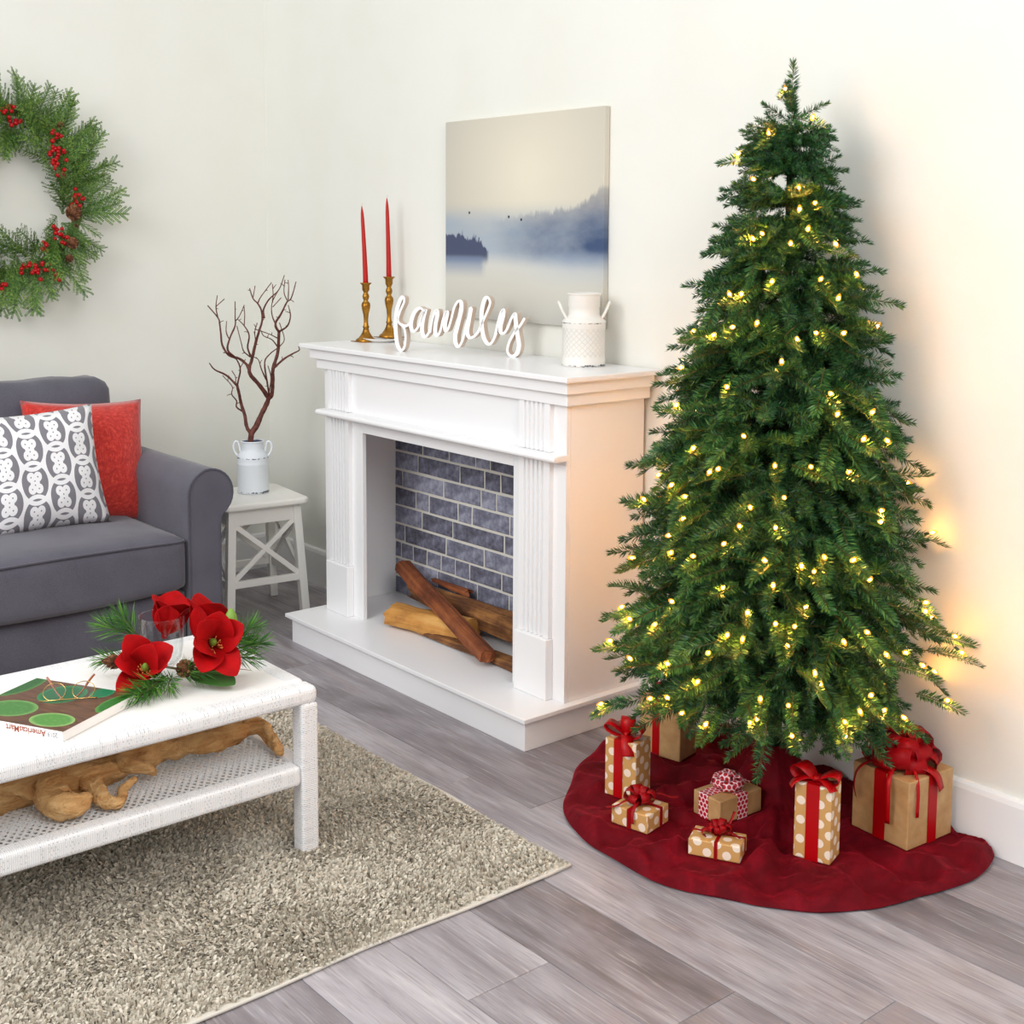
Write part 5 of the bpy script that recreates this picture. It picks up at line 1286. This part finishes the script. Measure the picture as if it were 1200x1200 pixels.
while z < 1.74:
    rad = Rz(z + 0.02)
    cnt = max(5, int(round(7 + rad * 21)))
    a0 = rg.uniform(0, 2 * PI)
    for i in range(cnt):
        a = a0 + 2 * PI * (i + rg.uniform(-.3, .3)) / cnt
        back = math.sin(a)                       # +1 points to the wall
        dir_ = Vector((math.cos(a), math.sin(a), 0))
        lenr = rad * rg.uniform(0.80, 1.06)
        if back > 0.25:
            lenr = min(lenr, 0.14 / back + 0.02)
            if back > 0.75 and i % 2: continue
        low = smooth01(0.6, 0.3, z) if False else max(0.0, 1 - (z - 0.28) / 0.35)
        el = 0.30 - 0.10 * low + rg.uniform(-0.12, 0.12) + 0.30 * smooth01(1.2, 1.75, z)
        d0 = (dir_ + Vector((0, 0, el))).normalized()
        arm_len = max(0.035, lenr - 0.10 * min(1.0, 0.5 + 0.5 * rad / 0.26) + rg.uniform(-0.02, 0.02))
        zb = z + rg.uniform(-0.03, 0.03) - 0.06 * rad / 0.4
        v, f, m = make_branch((dir_.x * 0.012, dir_.y * 0.012, zb), d0, arm_len, 0.55 * (0.4 + rad) + rg.uniform(-.1, .15), 1000 + nb, sc=min(1.0, 0.50 + 0.5 * rad / 0.26), sub=9 if rad < 0.15 else (10 if rad < 0.3 else 12), tipup=rg.uniform(0.0, 0.35))
        if nb % 1 == 0:
            link('branch', quads_mesh('branch', v, f, [M['needle'], M['stem']], m), tr)
        nb += 1
    z += 0.074 + 0.014 * rad; lev += 1
# the leader: a few sprigs round the tip
def sprig_at(name, p, d, k, s):
    L, v, f, m = SPR[k]; o = link(name, quads_mesh(name, v, f, [M['needle'], M['stem']], m), tr)
    mm = frame_from(d).to_4x4() @ Matrix.Scale(s, 4); mm.translation = p; o.matrix_local = mm
sprig_at('branch', (0, 0, 1.730), (0.0, 0.03, 1), 3, 0.88)
sprig_at('branch', (0, 0, 1.66), (0.02, 0.0, 1), 3, 0.9)
for k, (dx, dy, dz, zz) in enumerate(((-0.62, -0.50, 0.62, 1.725), (0.62, 0.35, 0.55, 1.725), (-0.3, 0.25, 0.6, 1.75), (0.35, -0.6, 0.5, 1.75), (-0.75, -0.45, 0.35, 1.68), (0.7, 0.3, 0.4, 1.68), (0.4, -0.7, 0.35, 1.67), (0.5, -0.6, 0.5, 1.58), (0.2, -0.9, 0.4, 1.52), (0.75, -0.45, 0.4, 1.47), (0.45, -0.7, 0.45, 1.40), (-0.1, -0.9, 0.3, 1.64), (0.85, -0.2, 0.3, 1.63), (-0.9, -0.1, 0.3, 1.62))):
    sprig_at('branch', (0, 0, zz), (dx, dy, dz), k % 10, 0.72 if zz > 1.7 else 0.85)
# bulbs
bl = MB(); bl.lathe([(0, -0.008), (0.0045, -0.006), (0.0060, 0.0), (0.0050, 0.006), (0.0024, 0.011), (0, 0.013)], 10, mi=0)
bl.lathe([(0, -0.0030), (0.0022, -0.0020), (0.0027, 0.0005), (0.0018, 0.0035), (0, 0.0050)], 8, mi=1)
bme = bl.mesh('light_bulb', [M['glasshalo'], M['bulb']])
sk = MB(); sk.lathe([(0, -0.020), (0.0032, -0.019), (0.0036, -0.007), (0, -0.006)], 8); sme = sk.mesh('socket', M['socket'])
camv = Vector((4.9451, -2.7609, 1.45)); rg = random.Random(2)
BACKL = []
for i in range(14):   # bulbs on the side that faces the fireplace
    zz = 0.38 + 0.060 * i; a = R(168 + 24 * ((i * 0.618) % 1.0)); BACKL.append((TC.x + math.cos(a) * Rz(zz) * 1.0, min(-0.05, TC.y + math.sin(a) * Rz(zz)), zz))
EXTRA = [(3.270, -0.045, 0.749), (3.34, -0.045, 0.511), (3.29, -0.045, 0.412), (3.20, -0.05, 0.86), (2.60, -0.16, 0.55), (2.66, -0.08, 0.62), (2.62, -0.10, 0.46), (2.76, -0.08, 0.9), (2.70, -0.08, 0.74), (2.83, -0.05, 1.15)]
def feather(seed, L):
    """a combed fir tip: two flat ranks of needles and a few on top"""
    rs = np.random.default_rng(seed); n = int(210 * L / 0.14)
    t = np.clip(np.linspace(0.03, 1.0, n) + rs.normal(0, 0.004, n), 0.02, 1.0); rank = np.arange(n) % 5
    ph = np.where(rank < 2, 0.10, np.where(rank < 4, np.pi - 0.10, np.pi / 2)) + rs.normal(0, 0.22, n)
    sp = np.radians(58 - 32 * np.clip((t - 0.74) / 0.26, 0, 1) + rs.normal(0, 4, n) - 12 * (rank == 4))
    l = 0.0275 * rs.uniform(0.88, 1.08, n) * (1 - 0.28 * np.clip((t - 0.7) / 0.3, 0, 1)) * (0.6 + 0.4 * np.clip(t / 0.12, 0, 1))
    D = np.stack([np.cos(sp), np.sin(sp) * np.cos(ph), np.sin(sp) * np.sin(ph)], 1); cv = 0.20
    B = np.stack([t * L, 0 * t, -cv * t ** 2 * L], 1); S = np.cross(D, np.array([0.0, 0.15, 1.0]) + rs.normal(0, 0.35, (n, 3))); S /= np.linalg.norm(S, axis=1)[:, None]
    tip = B + D * l[:, None]; mid = B + D * (l * 0.5)[:, None]
    V = np.stack([B, mid + S * 0.0016, tip, mid - S * 0.0016], 1).reshape(-1, 3); sv, sf = stem_quads(L, 0.0017, cv)
    return quads_mesh('branch_tip', np.concatenate([V, sv]), np.concatenate([np.arange(n * 4).reshape(n, 4), sf + len(V)]), [M['needle_tip'], M['stem']], np.concatenate([np.zeros(n, int), np.ones(len(sf), int)]))
TIPS = [feather(300 + k, s[0]) for k, s in enumerate(SPR)]
for i, p in enumerate(BULBS + EXTRA + BACKL):
    p = Vector(p)
    if i < len(BULBS): p = p + (camv - p).normalized() * 0.018
    o = link('light_bulb', bme, tr, p - TC); d = Vector((p.x - TC.x, p.y - TC.y, 0.15 + rg.uniform(-.5, .3)))
    o.rotation_mode = 'QUATERNION'; o.rotation_quaternion = d.to_track_quat('Z', 'Y')
    link('socket', sme, o)
    # the sprig that carries the bulb
    if i < len(BULBS) + 4:
        rad_ = Vector((p.x - TC.x, p.y - TC.y, 0)); out = rad_.normalized() if rad_.length > 1e-3 else Vector((0, 0, 1))
        dd = (out + Vector((rg.uniform(-.35, .35), rg.uniform(-.35, .35), rg.uniform(-.35, .25)))).normalized(); k = i % 10; L = SPR[k][0] * 0.9
        if p.y + dd.y * 0.05 > -0.03: dd.y = min(dd.y, 0.2); dd.normalize()
        side_ = Vector((rg.uniform(-1, 1), rg.uniform(-1, 1), rg.uniform(-1, 0.2))).cross(dd).normalized() * 0.010
        tp = link('branch_tip', TIPS[k], tr); mm = frame_from(dd, rg.uniform(-1.1, 1.1)).to_4x4() @ Matrix.Scale(0.9, 4); mm.translation = p - TC - dd * (L * 0.66) - out * 0.006 - side_ * 0.4 + Vector((0, 0, -0.006)); tp.matrix_local = mm
# outer tips that hang over the surface of the tree
rg = random.Random(33); made = 0
while made < 172:
    zz = 0.36 + 1.28 * rg.random() ** 1.25; a = rg.uniform(-PI * 1.02, PI * 0.10); rr_ = Rz(zz) * rg.uniform(0.86, 1.0)
    out = Vector((math.cos(a), math.sin(a), 0)); tan_ = Vector((-out.y, out.x, 0))
    dd = (out * rg.uniform(0.35, 0.9) + tan_ * rg.uniform(-0.8, 0.8) + Vector((0, 0, rg.uniform(-0.75, 0.25)))).normalized()
    k = rg.randrange(10); s = min(1.0, 0.55 + 0.45 * rr_ / 0.24) * rg.uniform(0.92, 1.16); L = SPR[k][0] * s
    tipz = zz + dd.z * L * 0.6
    if tipz < 0.30 or TC.y + out.y * rr_ + dd.y * L > -0.04: continue
    p = out * (rr_ - 0.055 * s) + Vector((0, 0, zz)) - dd * L * 0.35
    tp = link('branch_tip', TIPS[k], tr); mm = frame_from(dd, rg.uniform(-0.5, 0.5)).to_4x4() @ Matrix.Scale(s, 4); mm.translation = p; tp.matrix_local = mm; made += 1

# ------------------------------------------------------------------ gifts layout
GIFTS = [  # name, centre, rot, w, d, h
    ('big', (3.258, -0.112), -5, 0.165, 0.165, 0.165), ('tall', (3.209, -0.380), 17, 0.088, 0.066, 0.180), ('dotl', (2.694, -0.482), 14, 0.092, 0.075, 0.150),
    ('small', (2.830, -0.575), 11, 0.105, 0.095, 0.046), ('hexr', (2.928, -0.365), -4, 0.092, 0.145, 0.060), ('flat', (3.055, -0.548), 28, 0.122, 0.072, 0.040), ('back', (2.575, -0.205), 12, 0.13, 0.09, 0.165)]
SKC, SKR = Vector((2.945, -0.205)), 0.535
def in_gift(x, y, pad=0.02):
    best = 0.0
    for nme, c, r_, w, d, h in GIFTS:
        dx, dy = x - c[0], y - c[1]; cs, sn = math.cos(R(r_)), math.sin(R(r_)); lx, ly = dx * cs + dy * sn, -dx * sn + dy * cs
        ex = max(abs(lx) - w / 2, abs(ly) - d / 2, 0.0)
        best = max(best, 1 - smooth01(0.0, 0.035, ex))
    return best
GZ = 0.024
def skirt_pt(a, t):
    rim = SKR * (1 + 0.035 * fbm(math.cos(a) * 1.3, math.sin(a) * 1.3, 2.0) + 0.012 * math.sin(a * 9 + 1))
    r_ = rim * t; x = SKC.x + r_ * math.cos(a); y = SKC.y + r_ * math.sin(a)
    fold = 0.5 + 0.5 * math.sin(a * 13 + 3.5 * fbm(math.cos(a) * 2 + t, math.sin(a) * 2, 5.0) + t * 2.5)
    zz = 0.013 + 0.030 * fold ** 1.6 * smooth01(0.12, 0.5, t) * (1 - 0.35 * smooth01(0.75, 1.0, t)) + 0.034 * fbm(x * 7, y * 7, 0.0, 2) + 0.012 * fbm(x * 17, y * 20, 3.0) + 0.05 * (1 - smooth01(0.05, 0.40, t)) + 0.11 * (1 - smooth01(0.05, 0.22, t))
    zz = max(0.007, zz)
    g = in_gift(x, y); zz = zz * (1 - g) + (GZ - 0.0015) * g
    ed = 1 - smooth01(0.955, 1.0, t); zz = 0.003 + (zz - 0.003) * (0.12 + 0.88 * math.sqrt(max(0.0, ed))) if t > 0.95 else zz
    lim = -0.026
    if y > lim:
        ov = y - lim; y = lim - 0.10 * (1 - math.exp(-ov * 3)) * 0.25; zz += 0.035 * (1 - math.exp(-ov * 6)) * (1 if t < 0.99 else 0.6) * (1 - g)
    return (x, y, zz)
b = MB(); NA, NT = 260, 60
b.grid([[skirt_pt(2 * PI * i / NA, 0.045 + 0.955 * j / NT) for i in range(NA)] for j in range(NT + 1)], 0, True, True)
b.grid([[skirt_pt(2 * PI * i / NA, 1.0) for i in range(NA)], [(lambda p: (SKC.x + (p[0] - SKC.x) * 0.99, SKC.y + (p[1] - SKC.y) * 0.99, 0.0015))(skirt_pt(2 * PI * i / NA, 1.0)) for i in range(NA)]], 0, True, True)
tag(b.build('tree_skirt', M['velvet']), 'crimson velvet skirt spread on the floor under the tree', 'tree skirt')

# ------------------------------------------------------------------ gifts
def uvbox(w, d, h):
    b = MB(); b.box(-w / 2, w / 2, -d / 2, d / 2, 0, h); me = b.mesh('box', []); 
    return me
def gift_box(parent, w, d, h, mat, seed):
    me = bpy.data.meshes.new('box'); rg = random.Random(seed)
    V = []; F_ = []; UV = []
    n = 4
    faces = [((-w/2, -d/2, 0), (w, 0, 0), (0, 0, h)), ((w/2, d/2, 0), (-w, 0, 0), (0, 0, h)), ((w/2, -d/2, 0), (0, d, 0), (0, 0, h)), ((-w/2, d/2, 0), (0, -d, 0), (0, 0, h)), ((-w/2, -d/2, h), (w, 0, 0), (0, d, 0)), ((-w/2, d/2, 0), (w, 0, 0), (0, -d, 0))]
    b = MB(); uv = []
    for k, (o, e1, e2) in enumerate(faces):
        o, e1, e2 = Vector(o), Vector(e1), Vector(e2); ou, ov = rg.uniform(0, 0.05), rg.uniform(0, 0.05)
        rows_ = []
        for i in range(n + 1):
            row = []
            for j in range(n + 1):
                row.append(o + e1 * j / n + e2 * i / n); uv.append((e1.length * j / n + ou, e2.length * i / n + ov))
            rows_.append(row)
        b.grid(rows_, 0, False)
    me = b.mesh('box', mat); set_uv(me, uv)
    import bmesh
    bm = bmesh.new(); bm.from_mesh(me); bmesh.ops.remove_doubles(bm, verts=bm.verts, dist=1e-5); bm.to_mesh(me); bm.free()
    o = link('box', me, parent); mods(o, 0.003, 2); return o
def band(parent, w, d, h, rw, axis, mat, off=0.0, t=0.0012, name='ribbon'):
    """ribbon loop round the box: axis 'x' = runs over the top in x direction (plane xz), 'y' = in y"""
    g = 0.0012
    if axis == 'x': half, o1 = w / 2 + g, d / 2
    else: half, o1 = d / 2 + g, w / 2
    P = [(-half, 0.0), (-half, h + g), (half, h + g), (half, 0.0)]; b = MB(); uv = []; s_acc = 0
    for (a0, z0), (a1, z1) in zip(P[:-1], P[1:]):
        k = 5; rows_ = []; L = math.hypot(a1 - a0, z1 - z0)
        for i in range(k + 1):
            a, zz = a0 + (a1 - a0) * i / k, z0 + (z1 - z0) * i / k; row = []
            for sgn in (-1, 1):
                row.append((a, off + sgn * rw / 2, zz) if axis == 'x' else (off + sgn * rw / 2, a, zz)); uv.append((sgn * rw / 2, s_acc + L * i / k))
            rows_.append(row)
        s_acc += L; b.grid(rows_, 0, False)
    me = b.mesh(name, mat); set_uv(me, uv); o = link(name, me, parent); mods(o, solid=t); return o
def bow(parent, loc, loops, tails, mat, name='bow', knot=0.008):
    """loops: (azimuth, elevation, length, half width, fatness); tails: (points, half width)"""
    b = MB(); uv = []
    loc = Vector(loc)
    for az, el, L, hw, fat in loops:
        az, el = R(az), R(el); d = Vector((math.cos(az) * math.cos(el), math.sin(az) * math.cos(el), math.sin(el))); s = Vector((-math.sin(az), math.cos(az), 0)); u_ = s.cross(d) * -1
        P = []; W = []
        for i in range(15):
            t = i / 14; a = 2 * PI * t; x_ = L * (0.5 - 0.5 * math.cos(a)); y_ = fat * L * math.sin(a) * (0.5 - 0.5 * math.cos(a)) ** 0.5
            P.append(loc + d * x_ + u_ * y_); W.append(hw * (0.35 + 0.65 * smooth01(0, 0.3, min(t, 1 - t))))
        b.strip(P, s, W)
        uv += [(-w, L * 2 * i / 14) for i, w in enumerate(W)] + [(w, L * 2 * i / 14) for i, w in enumerate(W)]
    for pts, hw in tails:
        P = catmull([loc + Vector(p) for p in pts], 5); d = (P[-1] - P[0]); s = d.cross(Vector((0, 0, 1)));
        s = s.normalized() if s.length > 1e-4 else Vector((1, 0, 0)); W = [hw] * len(P)
        b.strip(P, s, W); uv += [(-hw, 0.01 * i) for i in range(len(P))] + [(hw, 0.01 * i) for i in range(len(P))]
    s0 = len(b.v); b.lathe([(knot * math.sin(t), -knot * 0.8 * math.cos(t)) for t in np.linspace(0.05, PI - 0.05, 6)], 10, loc + Vector((0, 0, knot * 0.6)))
    uv += [(0.003 * i, 0.002 * i) for i in range(len(b.v) - s0)]
    me = b.mesh(name, mat); set_uv(me, uv); o = link(name, me, parent); mods(o, solid=0.0007); return o
G = {g[0]: g for g in GIFTS}
def gift(key, label, mat):
    _, c, r_, w, d, h = G[key]
    t = tag(empty('gift_box', (c[0], c[1], GZ), R(r_)), label, 'gift', 'wrapped gifts on the tree skirt')
    gift_box(t, w, d, h, M[mat], hash(key) % 7 if False else len(key) * 3 + int(w * 1000)); return t, w, d, h
# large kraft box
t, w, d, h = gift('big', 'largest kraft paper gift with a big red organza bow beside the baseboard', 'kraft')
band(t, w, d, h, 0.032, 'x', M['satin'], 0.005); band(t, w, d, h, 0.034, 'y', M['satin'], 0.0)
lp = []
rg = random.Random(8)
for i in range(12):
    lp.append((i * 30 + rg.uniform(-8, 8), rg.uniform(8, 40), rg.uniform(0.075, 0.098), 0.027, 0.36))
for i in range(7): lp.append((i * 51 + 10, rg.uniform(50, 80), rg.uniform(0.075, 0.095), 0.025, 0.36))
bow(t, (0, 0, h + 0.004), lp, [], M['organza'], 'bow', 0.010)
hw = w / 2
bow(t, (0, -0.01, h + 0.004), [], [([(0, 0, 0.006), (0.02, -0.05, 0.012), (0.035, -hw - 0.005, -0.01), (0.040, -hw - 0.012, -0.06), (0.036, -hw - 0.006, -0.115)], 0.006), ([(0, 0, 0.006), (-0.03, -0.06, 0.012), (-0.055, -hw - 0.004, -0.012), (-0.062, -hw - 0.010, -0.05), (-0.060, -hw - 0.004, -0.085)], 0.006),
    ([(0, 0, 0.006), (0.06, 0.0, 0.014), (hw + 0.006, 0.02, -0.004), (hw + 0.014, 0.030, -0.04)], 0.016), ([(0, 0, 0.006), (0.06, -0.03, 0.012), (hw + 0.004, -0.045, -0.02), (hw + 0.008, -0.050, -0.09)], 0.004)], M['satin'], 'ribbon_tails', 0.006)
# tall dotted
t, w, d, h = gift('tall', 'tall polka dot gift with wide red ribbon and flat bow', 'dots')
band(t, w, d, h, 0.031, 'y', M['satin'])
bow(t, (0, -0.012, h + 0.004), [(165, 20, 0.060, 0.024, 0.32), (8, 16, 0.056, 0.023, 0.30)], [([(0, 0, 0.004), (-0.02, -0.012, 0.010), (-0.042, -0.026, 0.0), (-0.050, -0.034, -0.012)], 0.013), ([(0, 0, 0.004), (0.02, -0.010, 0.009), (0.040, -0.020, 0.001), (0.050, -0.026, -0.006)], 0.012)], M['satin'], 'bow', 0.009)
# dotted at left
t, w, d, h = gift('dotl', 'upright polka dot gift with red ribbon bow at the left edge of the skirt', 'dots')
band(t, w, d, h, 0.026, 'y', M['satin'], -0.006)
bow(t, (0, -0.008, h + 0.004), [(195, 28, 0.062, 0.020, 0.22), (12, 30, 0.050, 0.020, 0.34), (110, 62, 0.050, 0.018, 0.25)], [([(0, 0, 0.004), (0.012, -0.018, 0.006), (0.022, -0.034, -0.012), (0.030, -0.040, -0.034)], 0.015)], M['satin'], 'bow', 0.009)
# small dotted with sheer ribbon
t, w, d, h = gift('small', 'small low polka dot gift tied with thin sheer red ribbon, frontmost at left', 'dots')
band(t, w, d, h, 0.011, 'x', M['sheer'], 0.012); band(t, w, d, h, 0.012, 'y', M['sheer'], 0.0)
bow(t, (0, 0.0, h + 0.003), [(200, 35, 0.045, 0.013, 0.4), (150, 50, 0.045, 0.013, 0.4), (20, 38, 0.045, 0.013, 0.4), (330, 45, 0.04, 0.012, 0.4), (90, 60, 0.04, 0.012, 0.35), (265, 30, 0.038, 0.012, 0.35)],
    [([(0, 0, 0.004), (-0.02, -0.03, 0.010), (-0.035, -0.052, 0.0), (-0.06, -0.060, -0.008)], 0.0045), ([(0, 0, 0.004), (0.01, -0.03, 0.012), (0.012, -0.052, -0.004), (0.014, -0.056, -0.030)], 0.0045), ([(0, 0, 0.004), (0.03, 0.03, 0.022), (0.06, 0.045, 0.016), (0.075, 0.055, 0.018)], 0.0045)], M['sheer'], 'bow', 0.007)
# kraft with printed ribbon
t, w, d, h = gift('hexr', 'low kraft gift tied with red and white honeycomb print ribbon', 'kraft')
band(t, w, d, h, 0.034, 'x', M['hex'], 0.004); band(t, w, d, h, 0.032, 'y', M['hex'], -0.010)
rg = random.Random(9)
bow(t, (0, 0.0, h + 0.004), [(i * 45 + rg.uniform(-8, 8), rg.uniform(18, 45), 0.044, 0.015, 0.34) for i in range(8)] + [(i * 90 + 20, 70, 0.042, 0.014, 0.34) for i in range(4)], [], M['hex'], 'bow', 0.008)
# flat dotted
t, w, d, h = gift('flat', 'smallest flat polka dot gift tied with string thin ribbon, front centre of the skirt', 'dots')
band(t, w, d, h, 0.007, 'x', M['sheer'], 0.012); band(t, w, d, h, 0.008, 'y', M['sheer'], 0.004)
rg = random.Random(12)
bow(t, (0, 0.005, h + 0.002), [(i * 40 + rg.uniform(-10, 10), rg.uniform(10, 55), rg.uniform(0.03, 0.042), 0.008, 0.3) for i in range(9)], [([(0, 0, 0.003), (0.02, 0.02, 0.018), (0.03, 0.035, 0.045)], 0.004), ([(0, 0, 0.003), (0.03, -0.005, 0.012), (0.055, -0.015, 0.006)], 0.003)], M['sheer'], 'bow', 0.005)
# box behind
t, w, d, h = gift('back', 'kraft gift half hidden under the branches behind the upright dotted gift', 'kraft')
band(t, w, d, h, 0.022, 'y', M['satin'], -0.012)
bow(t, (0, -0.01, h + 0.004), [(170, 25, 0.045, 0.016, 0.3), (10, 25, 0.045, 0.016, 0.3)], [], M['satin'], 'bow', 0.008)
